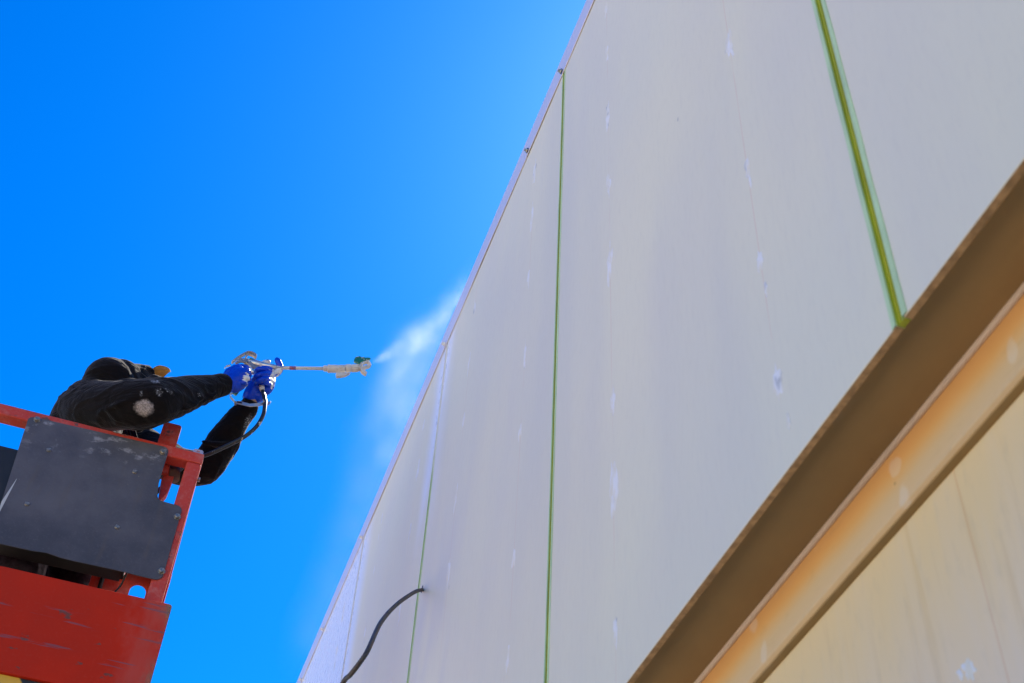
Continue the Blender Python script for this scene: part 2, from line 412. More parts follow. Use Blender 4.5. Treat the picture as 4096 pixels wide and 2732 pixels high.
def plate_mat():
    m = MT('weathered_charcoal_plate', 0.46, 0, 0.3)
    n = m.noise(4, detail=5); f = m.noise(110, detail=4, rough=0.7); dr = m.noise(16, (1, 1, 0.18), 4, off=(3, 3, 3))
    c = m.mix(n.step(0.3, 0.7), (0.062, 0.060, 0.072), (0.118, 0.110, 0.122)); c = m.mix(f.step(0.5, 0.75) * 0.35, c, (0.14, 0.135, 0.15))
    c = m.mix(dr.step(0.55, 0.75) * 0.4, c, (0.12, 0.095, 0.075))
    fl = m.voro(26).step(0.06, 0.03) * m.noise(9, off=(7, 1, 3)).step(0.55, 0.6); c = m.mix(fl * 0.7, c, (0.35, 0.28, 0.18))
    # white smears along the top edge
    sm = m.noise(11, (1, 1, 1.6), 5, 0.65, off=(4, 8, 2)).step(0.54, 0.66) * (m.z).step(H + 3.58, H + 3.74)
    c = m.mix(sm * 0.5, c, (0.45, 0.43, 0.46))
    # one long scratch near the far edge
    pa = dd(39, 1100, YBK); pb = dd(-6, 1176, YBK); t_ = (m.z - pb.z) / (pa.z - pb.z)
    d = (m.x - (t_ * (pa.x - pb.x) + pb.x)).abs() / ((1 - t_) * 0.010 + 0.0005); d = d.step(1.0, 0.7) * t_.step(1.0, 0.97)
    c = m.mix(d * 0.85, c, (0.55, 0.55, 0.55))
    m.color(c); m.rough(0.42 + f * 0.2); m.bump(f + n, 0.2, 0.002); return m.m
M_PLATE = plate_mat()
M_BLACK = m_plain('black_steel', (0.012, 0.011, 0.011), 0.6)
M_STEEL = m_plain('weathered_bolt_steel', (0.34, 0.30, 0.24), 0.42, 0.8, 0.3, 120)
M_ZINC = m_plain('zinc_lug', (0.46, 0.44, 0.52), 0.45, 0.35, 0.15, 60)
M_BROWN = m_plain('brown_painted_box', (0.13, 0.065, 0.045), 0.7, 0, 0.3, 12)
def hazard_mat():
    m = MT('yellow_black_marking', 0.5)
    n = m.noise(30, detail=4); s = (m.x * 3.0 + m.z * 2.4 + 0.89)
    fr = s._m('FRACT', None).step(0.47, 0.5)
    m.color(m.mix(n.step(0.62, 0.7) * 0.6, m.mix(fr, (0.70, 0.40, 0.03), (0.02, 0.02, 0.02)), (0.2, 0.12, 0.06))); return m.m
M_HAZ = hazard_mat()
PAINT = (0.42, 0.37, 0.36)
from mathutils.bvhtree import BVHTree
def on_surface(me, p):
    """first point of the mesh along the sight line through p"""
    t = BVHTree.FromPolygons([v.co for v in me.vertices], [tuple(f.vertices) for f in me.polygons]); o = Vector((0, 0, H)); d = (p - o).normalized()
    q = t.ray_cast(o, d)[0]; return q if q is not None else p
def hoodie_mat(me):
    m = MT('black_fleece', 0.95, 0, 0.15)
    n = m.noise(6, detail=4); f = m.noise(420, detail=3, rough=0.7); fl = m.noise(90, detail=4)
    c = m.mix(n.step(0.3, 0.7), (0.0045, 0.0036, 0.0040), (0.0070, 0.0052, 0.0056)); c = m.mix(f.step(0.55, 0.8) * 0.3, c, (0.014, 0.011, 0.011))
    sp = m.noise(160, detail=3, rough=0.7)
    for (cx, cy, Y, r, dens) in ((958, 628, 4.375, (0.049, 0.05, 0.036), 0.0), (1055, 392, 4.43, (0.026, 0.05, 0.020), 0.25), (1090, 490, 4.40, (0.020, 0.06, 0.022), 0.4),
                                 (930, 505, 4.38, (0.009, 0.06, 0.016), 0.4), (1180, 480, 4.43, (0.030, 0.06, 0.010), 0.5), (1450, 515, 4.52, (0.012, 0.06, 0.012), 0.5),
                                 (1880, 780, 4.90, (0.02, 0.08, 0.05), 0.45)):
        p = on_surface(me, c1(cx, cy, Y)); d = m.near(p, r) + (fl - 0.5) * (0.5 if dens == 0 else 1.5) + (n - 0.5) * (0.5 if dens == 0 else 0.0)
        k = d.step(1.0, 0.55 if dens == 0 else 0.4) * (sp.step(0.30 + dens * 0.5, 0.62) * (0.6 if dens == 0 else 0.85) + (0.32 if dens == 0 else 0.08))
        c = m.mix(k, c, PAINT if dens == 0 else (0.36, 0.36, 0.38))
    m.color(c); m.b.inputs['Sheen Weight'].default_value = 0.13; m.b.inputs['Sheen Roughness'].default_value = 0.4
    cr = m.noise(7, (1.0, 1.0, 2.4), 3, 0.5, dist=1.2); m.bump(f * 0.5 + fl * 0.5 + (1 - (cr - 0.5).abs() * 4).max(0.0) * 2.0, 0.5, 0.004); return m.m
def glove_mat():
    m = MT('blue_nitrile', 0.34, 0, 0.25)
    n = m.noise(12, detail=3); f = m.noise(70, (1, 1, 1), 3); c = m.mix(n.step(0.3, 0.7), (0.003, 0.045, 0.48), (0.004, 0.062, 0.62))
    sm = m.noise(34, detail=5, rough=0.62, off=(3, 1, 7))
    zone = m.near(c1(2105, 385, 4.74), (0.022, 0.2, 0.055)).step(1.2, 0.5).max(m.near(c1(1870, 345, 4.6), (0.030, 0.3, 0.05)).step(1.2, 0.4) * 0.8)
    zone = zone.max(m.near(c1(1970, 500, 4.6), (0.025, 0.3, 0.02)).step(1.2, 0.4) * 0.75).max(m.near(c1(2165, 262, 4.7), (0.035, 0.3, 0.05)).step(1.1, 0.6) * 0.85)
    k = (sm + zone * 0.42).step(0.80, 0.86)
    c = m.mix(k, c, (0.74, 0.72, 0.70)); c = m.mix(sm.step(0.70, 0.76) * 0.35, c, (0.4, 0.42, 0.5))
    m.color(c); m.rough(0.30 + k * 0.3); m.bump(f + n + k * 0.8, 0.35, 0.004); return m.m
M_GLOVE = glove_mat()
M_SKIN = m_plain('skin', (0.36, 0.20, 0.13), 0.5, 0, 0.12, 40)
M_DENIM = m_plain('dark_denim', (0.030, 0.025, 0.031), 0.9, 0, 0.3, 40, 0.4)
M_DENIM.node_tree.nodes['Principled BSDF'].inputs['Specular IOR Level'].default_value = 0.0
M_CAP = m_plain('ochre_cap_cloth', (0.52, 0.27, 0.05), 0.8, 0, 0.15, 150, 0.3)
M_LEATHER = m_plain('brown_boot_leather', (0.10, 0.06, 0.035), 0.6, 0, 0.3, 30)
def gun_mat(name, base, metal, cover):
    m = MT(name, 0.4, metal)
    n = m.noise(40, detail=5, rough=0.6); k = n.step(0.62 - cover * 0.35, 0.68 - cover * 0.3); f = m.noise(160, detail=3)
    c = m.mix(k, base, (0.60, 0.57, 0.53)); c = m.mix(f.step(0.6, 0.8) * 0.3, c, (0.25, 0.23, 0.21))
    m.color(c); m.metal((1 - k) * metal); m.rough(0.35 + k * 0.3); m.bump(n, 0.3, 0.003); return m.m
M_ALU = gun_mat('splattered_aluminium', (0.62, 0.58, 0.54), 0.85, 0.3)
M_DALU = gun_mat('dull_aluminium', (0.34, 0.30, 0.27), 0.5, 0.12)
M_LANCE = gun_mat('overspray_coated_lance', (0.50, 0.46, 0.42), 0.4, 0.75)
M_GREEN = gun_mat('green_plastic_splattered', (0.01, 0.16, 0.11), 0.0, 0.2)
M_HOSE = gun_mat('black_hose_splattered', (0.018, 0.018, 0.018), 0.0, 0.02)
M_CONDUIT = m_plain('dark_ribbed_conduit', (0.055, 0.046, 0.046), 0.5, 0.1, 0.35, 160)
M_GALV = m_plain('galvanised_bolt', (0.42, 0.42, 0.40), 0.4, 0.7, 0.25, 150)
M_RUBBER = m_plain('dark_washer', (0.03, 0.028, 0.025), 0.7)
def ground_mat():
    m = MT('pale_compacted_sand', 0.9, 0, 0.2)
    n = m.noise(0.15, detail=6); f = m.noise(6, detail=5)
    c = m.mix(n.step(0.3, 0.7), (0.68, 0.52, 0.35), (0.62, 0.48, 0.33)); c = m.mix(f.step(0.4, 0.8) * 0.3, c, (0.52, 0.41, 0.29))
    m.color(c); m.bump(f, 0.5, 0.03); return m.m

# ================================================================== ground
g = MB(); NG = 24
for i in range(NG + 1):
    for j in range(NG + 1):
        u = (i / NG * 2 - 1); v = (j / NG * 2 - 1); g.v.append((math.copysign(abs(u) ** 3, u) * 2500, math.copysign(abs(v) ** 3, v) * 2500, 0))
g.f = [(i * (NG + 1) + j, (i + 1) * (NG + 1) + j, (i + 1) * (NG + 1) + j + 1, i * (NG + 1) + j + 1) for i in range(NG) for j in range(NG)]
g.mi = [0] * len(g.f); g.sm = [False] * len(g.f)
go = g.build('ground', ground_mat()); tag(go, 'pale compacted sand ground in front of the building', kind='structure')

am = MT('dark_bounce_absorber', 0.85); n_ = am.noise(40, detail=5); am.color(am.mix(n_.step(0.3, 0.7), (0.045, 0.044, 0.043), (0.075, 0.072, 0.068))); am.bump(n_, 0.5, 0.01)
ap = MB(); ap.box((-3.0, -30, -0.05), (1.35, 40, 0.004)); apo = ap.build('bounce_cut_strip', am.m); tag(apo, 'unseen dark strip added along the foot of the building to dim the soffit', kind='structure')  # out of view, added to cut ground bounce so the soffit darkens

# ================================================================== building
B = thing('building', 'building with tall pale primed panel facade, green taped joints and ochre ledge', 'building')
YA, YB = JOINTS[0], JOINTS[-1]
TB = 0.016
for i in range(len(JOINTS) - 1):
    p = MB(); p.box((XW, JOINTS[i] + GAP / 2, Z0 + random.uniform(-0.0025, 0.0025)), (XW + TB, JOINTS[i + 1] - GAP / 2, Z1))
    me = p.mesh('panel', 0.0012, 1)
    po = link('facade_panel', me, [M_WALL, M_EDGE], B)
    for f in me.polygons:
        if f.normal.x > -0.5: f.material_index = 1
# joint channels lined with green tape: mint flanges on the faces, olive channel in the gap
for i, yj in enumerate(JOINTS[1:-1], 1):
    kind = 0 if yj < 4 else (1 if yj < 5 else 2)
    t = MB(); zb = Z0 - 0.0005
    fl = 0.0112 if yj < 2 else 0.0065
    for s in (-1, 1):
        a, b = yj + s * (GAP / 2 + fl), yj + s * (GAP / 2 - 0.001)
        # slightly wavy flange edge, 1.6 mm proud
        n = 60; vs = []; fs = []
        for k in range(n + 1):
            z = zb + (Z1 - 0.01 - zb) * k / n; wv = noise.noise(Vector((yj * 3, s * 5, z * 6))) * 0.0022
            vs += [(XW - 0.0003, a + wv, z), (XW - 0.0022, a + wv - s * 0.0012, z), (XW - 0.0026, b, z), (XW + TB, b, z)]
        for k in range(n):
            fs += [tuple(k * 4 + q for q in (0, 1, 5, 4)), tuple(k * 4 + q for q in (1, 2, 6, 5)), tuple(k * 4 + q for q in (2, 3, 7, 6))]
        t.add(vs, fs)
    to = t.build('joint_tape', M_MINT[kind], B)
    cbm = MB(); cbm.box((XW + 0.0035, yj - GAP / 2 + 0.0012, zb + 0.001), (XW + TB - 0.001, yj + GAP / 2 - 0.0012, Z1 - 0.012))
    for s in (-1, 1):
        y0 = yj + s * (GAP / 2 - 0.0014)
        cbm.box((XW + 0.0006, min(y0, y0 - s * 0.0016), zb + 0.002), (XW + 0.0035, max(y0, y0 - s * 0.0016), Z1 - 0.012))
    # centre bead
    cbm.tube([(XW + 0.0035, yj + 0.002, zb + 0.003), (XW + 0.0035, yj + 0.002, Z1 - 0.014)], 0.0022, 8)
    cbm.build('joint_channel', M_OLIVE[kind], to)
# structure behind the boards
ZS = Z0 + 0.030
core = MB(); core.box((XW + 0.03, YA, ZS + 0.010), (XW + 0.28, YB, Z1 + 0.02)); core.build('backing_wall', M_EDGE, B)
roofm = MB(); roofm.box((XW + 0.28, YA, Z1 - 0.5), (XW + 9, YB, Z1 - 0.3)); roofm.build('roof_slab', M_LOWER, B)
# ledge: soffit, cove, small soffit, lower wall
ZS = Z0 + 0.030; XS = (ZS - H) / 1.3975      # soffit lies above the board edge that hangs in front of it
s_ = MB(); s_.box((XW + TB + 0.0005, YA, ZS), (XS + 0.05, YB, ZS + 0.008)); s_.build('soffit_board', M_SOFFIT, B)
ZC = 1.2855 * XS + H                      # foot of the cove
XL = ZC - H; XL = (ZC - H) / 1.2585        # lower wall plane
cv = MB(); prof = []
NC = 14
for k in range(NC + 1):
    t = k / NC
    prof.append((XS + 0.005 * math.sin(math.pi * t), ZS - 0.0005 + (ZC - ZS + 0.0005) * t))
poly = prof + [(XS + 0.05, ZC), (XS + 0.05, ZS - 0.0005)]
nY = 30; vs = []; fs = []
for k in range(nY + 1):
    y = YA + (YB - YA) * k / nY
    for (x, z) in poly: vs.append((x + noise.noise(Vector((y * 0.9, z * 3, 0))) * 0.002, y, z))
npf = len(poly)
for k in range(nY):
    for j in range(npf): fs.append((k * npf + j, k * npf + (j + 1) % npf, (k + 1) * npf + (j + 1) % npf, (k + 1) * npf + j))
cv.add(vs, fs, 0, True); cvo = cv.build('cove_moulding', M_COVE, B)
bead = MB(); bead.tube([(XS - 0.003, YA + (YB - YA) * k / 60, ZS - 0.003 + 0.0022 * noise.noise(Vector((k * 1.3, 0, 0)))) for k in range(61)], 0.0070, 8); bead.build('cove_bead', M_BEAD, B)
lip = MB(); lip.box((XS + 0.0105, YA, ZC - 0.004), (XL + 0.06, YB, ZC + 0.012)); lip.build('lower_soffit', M_SOFFIT, B)
lw = MB(); lw.box((XL, YA, -0.02), (XL + 0.25, YB, ZC - 0.0045)); lw.build('lower_wall', M_LOWER, B, 0.003, 2)
rear = MB(); rear.box((XW + 9, YA, -0.02), (XW + 9.2, YB, Z1 - 0.1)); rear.build('rear_wall', M_LOWER, B)
for yy in (YA, YB - 0.2):
    sd = MB(); sd.box((XL + 0.25, yy, -0.02), (XW + 9, yy + 0.2, Z1 - 0.51)); sd.build('end_wall', M_LOWER, B)

# parapet coping in lengths, standing off the boards by an uneven gap
def coping(y0, y1, seedv):
    c = MB(); n = 24; vs = []; fs = []
    for k in range(n + 1):
        y = y0 + (y1 - y0) * k / n
        off = 0.0028 + 0.0035 * max(0, noise.noise(Vector((y * 2.1, seedv, 0)))) + 0.002 * noise.noise(Vector((y * 9, 1, seedv)))
        dz = 0.003 * noise.noise(Vector((y * 1.2, 4, seedv)))
        xo = XW - off
        vs += [(xo, y, Z1 - 0.048 + dz), (xo - 0.0025, y, Z1 - 0.0465 + dz), (XW - 0.007, y, Z1 + 0.094), (XW - 0.002, y, Z1 + 0.1), (XW + 0.32, y, Z1 + 0.075), (XW + 0.32, y, Z1 + 0.072), (XW + 0.0, y, Z1 + 0.096), (XW - 0.0045, y, Z1 + 0.09)]
    for k in range(n):
        for j in range(8): fs.append((k * 8 + j, k * 8 + (j + 1) % 8, (k + 1) * 8 + (j + 1) % 8, (k + 1) * 8 + j))
    fs += [tuple(range(8)), tuple(n * 8 + j for j in range(8))]
    c.add(vs, fs); return c.build('parapet_coping', M_COPING, B)
cops = []
ce = [YA, -0.2, 3.385, 7.55, 11.2, YB]
for i in range(len(ce) - 1): cops.append(coping(ce[i] + 0.001, ce[i + 1] - 0.001, i * 3.3))
# fixing bolts with washers at the foot of the coping
bm_ = MB()
bm_.tube([(-0.0005, 0, 0), (-0.004, 0, 0)], 0.013, 18, mi=1, smooth=False)
bm_.tube([(-0.004, 0, 0), (-0.0075, 0, 0)], [0.012, 0.010], 18, smooth=False)
bm_.tube([(-0.0075, 0, 0), (-0.016, 0, 0)], 0.0075, 6, smooth=False)
bme = bm_.mesh('bolt'); bme.materials.append(M_GALV); bme.materials.append(M_RUBBER)
bmp = bm_.mesh('bolt_painted'); bmp.materials.append(M_PATCH); bmp.materials.append(M_PATCH)
for y in (1.2, 2.915, 3.365, 4.69, 6.46, 7.53, 8.2, 9.95):
    par = cops[max(i for i in range(len(ce) - 1) if ce[i] <= y)]
    bo = bpy.data.objects.new('fixing_bolt', bme if y < 4 else bmp); COL.objects.link(bo); bo.parent = par
    bo.location = (XW - 0.008, y, Z1 - 0.026); bo.rotation_euler = (random.uniform(0, 1), 0, 0)
# filler smears over the screws
zs = [4.68, 4.357, 3.951, 3.542, 3.112, 2.553, 2.178, 1.789]
rows = []
for yj in JOINTS[1:7]:
    for o in (0.385, 1.231):
        rows.append(yj + (0.362 if yj > 2.8 and o < 1 else o))
def smear(y, z, wd, ht, tilt, x=None, mt=None, th=1.0):
    n = 30; out = []
    for k in range(n):
        a = 2 * math.pi * k / n
        r = 1 + 0.75 * noise.noise(Vector((math.cos(a) * 2.3 + y * 7, math.sin(a) * 1.7 + z * 7, 3)))
        u = math.copysign(abs(math.cos(a)) ** 1.3, math.cos(a)) * wd / 2 * r; v = math.sin(a) * ht / 2 * r
        out.append((y + u + v * tilt, z + v))
    m = MB(); xx = XW if x is None else x
    vs = [(xx - 0.0002, a, b) for a, b in out] + [(xx - 0.0002 - 0.0009 * th, y + (a - y) * 0.8, z + (b - z) * 0.8) for a, b in out] + [(xx - 0.0002 - 0.0012 * th, y, z)]
    fs = [(k, (k + 1) % n, n + (k + 1) % n, n + k) for k in range(n)] + [(n + k, n + (k + 1) % n, 2 * n) for k in range(n)]
    m.add(vs, fs, 0, True); m.build('filler_smear', mt or M_PATCH, B)
for ri, y in enumerate(rows):
    if y > 7: continue
    for zi, z in enumerate(zs):
        if ri == 0 and zi % 2: continue
        big = random.random()
        smear(y + random.uniform(-0.004, 0.004), z + H + random.uniform(-0.03, 0.03), random.uniform(0.026, 0.050), 0.06 + 0.12 * big, random.uniform(-0.06, 0.06))
        if random.random() < 0.35: smear(y + random.uniform(-0.02, 0.02), z + H - 0.09, 0.012, 0.05, 0)
for px_, py_, wd, ht in ((3875, 2680, 0.030, 0.035), (3840, 2700, 0.012, 0.02)):
    q = at_x(px_, py_, XL); smear(q.y, q.z, wd, ht, 0.2, XL)

# ================================================================== conduit coming out of the wall
def cp(x, y, X): return at_x(1100 + x / 1.6825, 1800 + y / 1.6825, X)
path = [cp(996, 938, 1.02), cp(985, 942, 0.985), cp(950, 951, 0.93), cp(905, 977, 0.87), cp(840, 1022, 0.80), cp(770, 1087, 0.73), cp(715, 1157, 0.675), cp(680, 1222, 0.64),
        cp(650, 1292, 0.61), cp(615, 1366, 0.59), cp(563, 1442, 0.575), cp(508, 1512, 0.565), cp(455, 1574, 0.56)]
last = path[-1]; path += [last + Vector((-0.03, 0.05, -0.12)), last + Vector((-0.05, 0.06, -0.35)), last + Vector((-0.04, 0.05, -0.7))]
fine = catmull(path, 40)
acc = [0.0]
for i in range(1, len(fine)): acc.append(acc[-1] + (fine[i] - fine[i - 1]).length)
# resample with ribs every 8 mm
pts = []; rad = []; step = 0.0022; sdist = 0.0; i = 0
while sdist < acc[-1]:
    while acc[i + 1] < sdist: i += 1
    t = (sdist - acc[i]) / max(1e-6, acc[i + 1] - acc[i]); pts.append(fine[i].lerp(fine[i + 1], t))
    ph = (sdist / 0.0088) % 1.0; rad.append(0.0070 + (0.0010 if ph > 0.28 else -0.0006)); sdist += step
ct = MB(); ct.tube(pts, rad, 12)
CT = thing('flexible_conduit', 'dark ribbed conduit curling out of the facade and hanging down', 'conduit')
ct.build('ribbed_tube', M_CONDUIT, CT)
h0 = at_x(1100 + 990 / 1.6825, 1800 + 938 / 1.6825, XW)
gm = MB(); nh = 16; vs = []
for k in range(nh):
    a = 2 * math.pi * k / nh; r = 0.015 + 0.005 * noise.noise(Vector((math.cos(a) * 2, math.sin(a) * 2, 9)))
    vs.append((XW - 0.0006, h0.y + math.cos(a) * r, h0.z + math.sin(a) * r * 1.25))
vs += [(XW - 0.0012, h0.y + math.cos(2 * math.pi * k / nh) * 0.0098, h0.z + math.sin(2 * math.pi * k / nh) * 0.0098) for k in range(nh)]
gm.add(vs, [(k, (k + 1) % nh, nh + (k + 1) % nh, nh + k) for k in range(nh)]); gm.build('wall_hole_rim', M_BLACK, CT)

# ================================================================== lift basket
L = thing('lift_basket', 'red steel work platform basket with bolted charcoal plate, worker standing in it', 'lift basket')
def r_(z): return z + H
XR = -0.047; ZT = r_(3.822)
def tubebox(name, a, b, mat=M_RED, bev=0.007, parent=None):
    m = MB(); m.box(a, b); return m.build(name, mat, parent or L, bev, 3)
RW = -1.75                                 # far left end of the basket
BD = 0.95                                  # depth of the basket
tubebox('top_rail', (RW, YBK, ZT - 0.058), (XR, YBK + 0.065, ZT))
tubebox('top_rail', (RW, YBK + BD, ZT - 0.058), (XR, YBK + BD + 0.06, ZT))
tubebox('side_rail', (XR - 0.06, YBK + 0.067, ZT - 0.057), (XR - 0.002, YBK + BD - 0.002, ZT - 0.001))
tubebox('side_rail', (RW + 0.002, YBK + 0.067, ZT - 0.057), (RW + 0.06, YBK + BD - 0.002, ZT - 0.001))
ZF = r_(2.60)
tubebox('post', (XR - 0.066, YBK + 0.001, ZF), (XR - 0.0005, YBK + 0.0640, ZT - 0.0595), bev=0.011)
tubebox('post', (XR - 0.064, YBK + BD + 0.001, ZF), (XR - 0.0005, YBK + BD + 0.058, ZT - 0.0595))
tubebox('post', (RW, YBK + 0.001, ZF), (RW + 0.06, YBK + 0.0640, ZT - 0.0595))
tubebox('post', (RW, YBK + BD + 0.001, ZF), (RW + 0.06, YBK + BD + 0.058, ZT - 0.0595))
tubebox('mid_rail', (RW + 0.061, YBK + BD + 0.005, r_(3.18)), (XR - 0.065, YBK + BD + 0.045, r_(3.22)))
tubebox('mid_rail', (XR - 0.055, YBK + 0.066, r_(3.18)), (XR - 0.01, YBK + BD, r_(3.22)))
tubebox('platform_floor', (RW, YBK + 0.0, ZF - 0.05), (XR, YBK + BD + 0.06, ZF - 0.001), M_BLACK, 0.003)
# toe panel in front
tp = MB(); tp.prism(rounded(RW, r_(2.566), -0.0045, r_(3.006), 0.012, 3), 'y', YBK - 0.030, YBK - 0.0015); tpo = tp.build('toe_panel', M_TOE, L, 0.0015, 1)
hz = MB(); hz.box((RW, YBK - 0.015, r_(2.47)), (-0.30, YBK - 0.003, r_(2.5645))); hz.build('hazard_strip', M_HAZ, L)
# charcoal plate with its notch, bottom edge a little buckled
pl = []
def arc(cx, cz, r, a0, a1, n=6): return [(cx + r * math.cos(R(a0 + (a1 - a0) * i / n)), cz + r * math.sin(R(a0 + (a1 - a0) * i / n))) for i in range(n + 1)]
zt = r_(3.7945)
ox = lambda z: (ZT - z) * 0.018           # the whole frame leans a little towards the wall at its foot
pl += arc(-0.785, zt - 0.03, 0.022, 180, 90)
pl += arc(-0.227, zt - 0.024 + 0.006, 0.026, 90, 0)
pl += [(-0.200, r_(3.60))]
pl += arc(-0.160, r_(3.54), 0.030, 180, 270)
pl += arc(-0.100, r_(3.482), 0.026, 90, 0)
pl += arc(-0.102, r_(3.150), 0.030, 0, -90)
for k in range(12):
    t = k / 11; x = -0.14 + t * -0.62
    pl.append((x, r_(3.120) + 0.004 * noise.noise(Vector((x * 6, 0, 0))) + (0.010 * math.exp(-((x + 0.52) / 0.02) ** 2))))
pm = MB(); pm.prism(pl[::-1], 'y', YBK - 0.0065, YBK - 0.0015); plo = pm.build('charcoal_plate', M_PLATE, L, 0.001, 1)
# bolts and screws on the plate (positions read off the photograph at the plate's depth)
hexb = MB(); hexb.tube([(0, 0, 0), (0, -0.002, 0)], 0.0155, 16, smooth=False); hexb.tube([(0, -0.002, 0), (0, -0.010, 0), (0, -0.012, 0)], [0.0125, 0.0125, 0.010], 6, smooth=False)
hexm = hexb.mesh('hex'); hexm.materials.append(M_STEEL)
scb = MB(); scb.tube([(0, 0, 0), (0, -0.003, 0), (0, -0.005, 0), (0, -0.006, 0)], [0.0105, 0.0098, 0.0075, 0.004], 14)
for sx in (-1, 1): scb.box((-0.009, -0.0066, sx * 0.0035 - 0.0022), (0.009, -0.004, sx * 0.0035 + 0.0022))
scm = scb.mesh('slot'); scm.materials.append(M_STEEL)
for (px_, py_, hexa) in ((85, 963, 1), (374, 1038, 1), (407, 1186, 1), (371, 1311, 1), (112, 1033, 0), (309, 1083, 0), (62, 1157, 0), (269, 1210, 0)):
    q = dd(px_, py_, YBK - 0.008); bo = bpy.data.objects.new('hex_bolt' if hexa else 'slotted_screw', hexm if hexa else scm); COL.objects.link(bo)
    bo.parent = plo; bo.location = (q.x, YBK - 0.0062, q.z); bo.rotation_euler = (0, random.uniform(-0.6, 0.6), 0)
# upright latch plate behind the rail and its tapering arm
st = MB(); YL = YBK + 0.069
a = dd(378, 966, YL); b = dd(417, 978, YL)
st.prism(rounded(a.x, ZT - 0.10, b.x + 0.002, (a.z + b.z) / 2, 0.013, 5, (0, 0, 1, 1)), 'y', YL, YL + 0.024); sto = st.build('latch_plate', M_RED, L, 0.003, 2)
ar = MB(); YL2 = YBK + 0.10
q = [dd(398, 1055, YL2), dd(412, 1062, YL2), dd(385, 1130, YL2), dd(363, 1155, YL2), dd(372, 1095, YL2)]
ar.prism([(p.x, p.z) for p in q], 'y', YL2, YL2 + 0.05); ar.build('latch_arm', M_RED, sto, 0.004, 2)
# two little slots under the plate
for px_ in (366, 400):
    q = dd(px_, 1018 if px_ < 380 else 1024, YBK); sb = MB(); sb.tube([(q.x, YBK + 0.03, ZT + 0.001), (q.x + 0.0, YBK + 0.03, ZT + 0.006)], 0.012, 10); sb.build('pivot_pin', M_STEEL, sto)
# lug with an eye at the end of the rail
lg = MB(); q0 = dd(440, 1046, YBK + 0.01); q1 = dd(464, 1050, YBK + 0.01)
cx = (q0.x + q1.x) / 2; hw = (q1.x - q0.x) / 2; zc = ZT + 0.012
outer = [(cx + hw, ZT)] + arc(cx + hw - 0.012, zc, 0.012, 0, 90, 4) + arc(cx - hw + 0.012, zc, 0.012, 90, 180, 4) + [(cx - hw, ZT)]
n = len(outer); inner = []
for (x, z) in outer:
    d = Vector((x - cx, z - (zc - 0.001))); d.normalize(); inner.append((cx + d.x * 0.009, zc - 0.001 + d.y * 0.0075))
vs = [(x, YBK + 0.008, z) for x, z in outer] + [(x, YBK + 0.008, z) for x, z in inner] + [(x, YBK + 0.016, z) for x, z in outer] + [(x, YBK + 0.016, z) for x, z in inner]
fs = []
for k in range(n):
    j = (k + 1) % n
    fs += [(k, j, n + j, n + k), (2 * n + k, 3 * n + k, 3 * n + j, 2 * n + j), (k, 2 * n + k, 2 * n + j, j), (n + k, n + j, 3 * n + j, 3 * n + k)]
lg.add(vs, fs); lg.build('eye_lug', M_ZINC, L)
# bolt head on the outside of the post
ob = MB(); q = dd(452, 1100, YBK + 0.03); ob.tube([(XR - 0.001, YBK + 0.03, q.z), (XR + 0.011, YBK + 0.03, q.z)], 0.011, 6, smooth=False); ob.build('side_bolt', M_STEEL, L)
# bracket with an arched hole beside the post
YR = YBK + 0.070
a = dd(269, 1340, YR); e = dd(362, 1340, YR); ht = dd(312, 1340, YR)
hx0 = dd(291, 1375, YR).x; hx1 = dd(331, 1375, YR).x; hcx = (hx0 + hx1) / 2; hr = (hx1 - hx0) / 2; hz_ = ht.z - hr; bz = r_(2.88)
bx0 = dd(279, 1340, YR).x - 0.012; bx1 = XR - 0.04; zt2 = ht.z + 0.048
br = MB(); outp = [(bx1, bz), (bx1, zt2)] + arc(bx0 + 0.05, zt2 - 0.05, 0.05, 90, 180, 6) + [(bx0, bz)]
inp = [(hx1, bz), (hx1, hz_)] + arc(hcx, hz_, hr, 0, 180, 10) + [(hx0, bz)]
br.prism(outp + inp[::-1], 'y', YR, YR + 0.008); br.build('arched_bracket', M_RED, L)
# control box behind the plate, dark underside
def zy(px_, py_): r = ray(px_ * 1.74224, py_ * 1.74224); return r.z / r.y
zb_ = 3.135; yr = zb_ / zy(100, 1297)
cb = MB(); cb.box((-0.95, YBK + 0.001, r_(zb_)), (-0.225, yr, r_(3.60))); cbo = cb.build('control_box', M_BLACK, L, 0.006, 2)
kn = MB(); kn.box((-0.36, YBK + 0.24, r_(2.9)), (-0.235, YBK + 0.34, r_(3.70))); kn.build('inner_post', M_RED, L, 0.008, 2)
wr = MB(); wr.tube(catmull([(-0.215, YBK + 0.02, r_(3.14)), (-0.225, YBK + 0.05, r_(3.09)), (-0.25, YBK + 0.05, r_(3.03)), (-0.26, YBK + 0.05, r_(2.97))], 5), 0.004, 8); wr.build('thin_cable', M_BLACK, L)
bb = MB(); q0 = dd(-40, 1056, YBK + 0.12); q1 = dd(34, 1056, YBK + 0.12); bb.box((q0.x - 0.5, YBK + 0.12, r_(3.36)), (q1.x + 0.02, YBK + 0.24, q1.z)); bb.build('junction_box', M_BROWN, L, 0.004, 2)
ww = MB(); ww.tube(catmull([c1(945, 955, 4.70), c1(955, 930, 4.70), c1(985, 922, 4.70), c1(1025, 940, 4.70), c1(1055, 965, 4.70), c1(1060, 990, 4.70)], 5), 0.0016, 6); ww.build('wire_loop', M_BLACK, L)
# knuckle things seen behind the post, in the gap under the rail
kb = MB(); q = dd(405, 1090, YBK + 0.12); kb.tube([(q.x - 0.02, YBK + 0.12, q.z + 0.05), (q.x - 0.01, YBK + 0.12, q.z - 0.03)], 0.030, 12); kb.build('gate_hinge', M_BROWN, L)
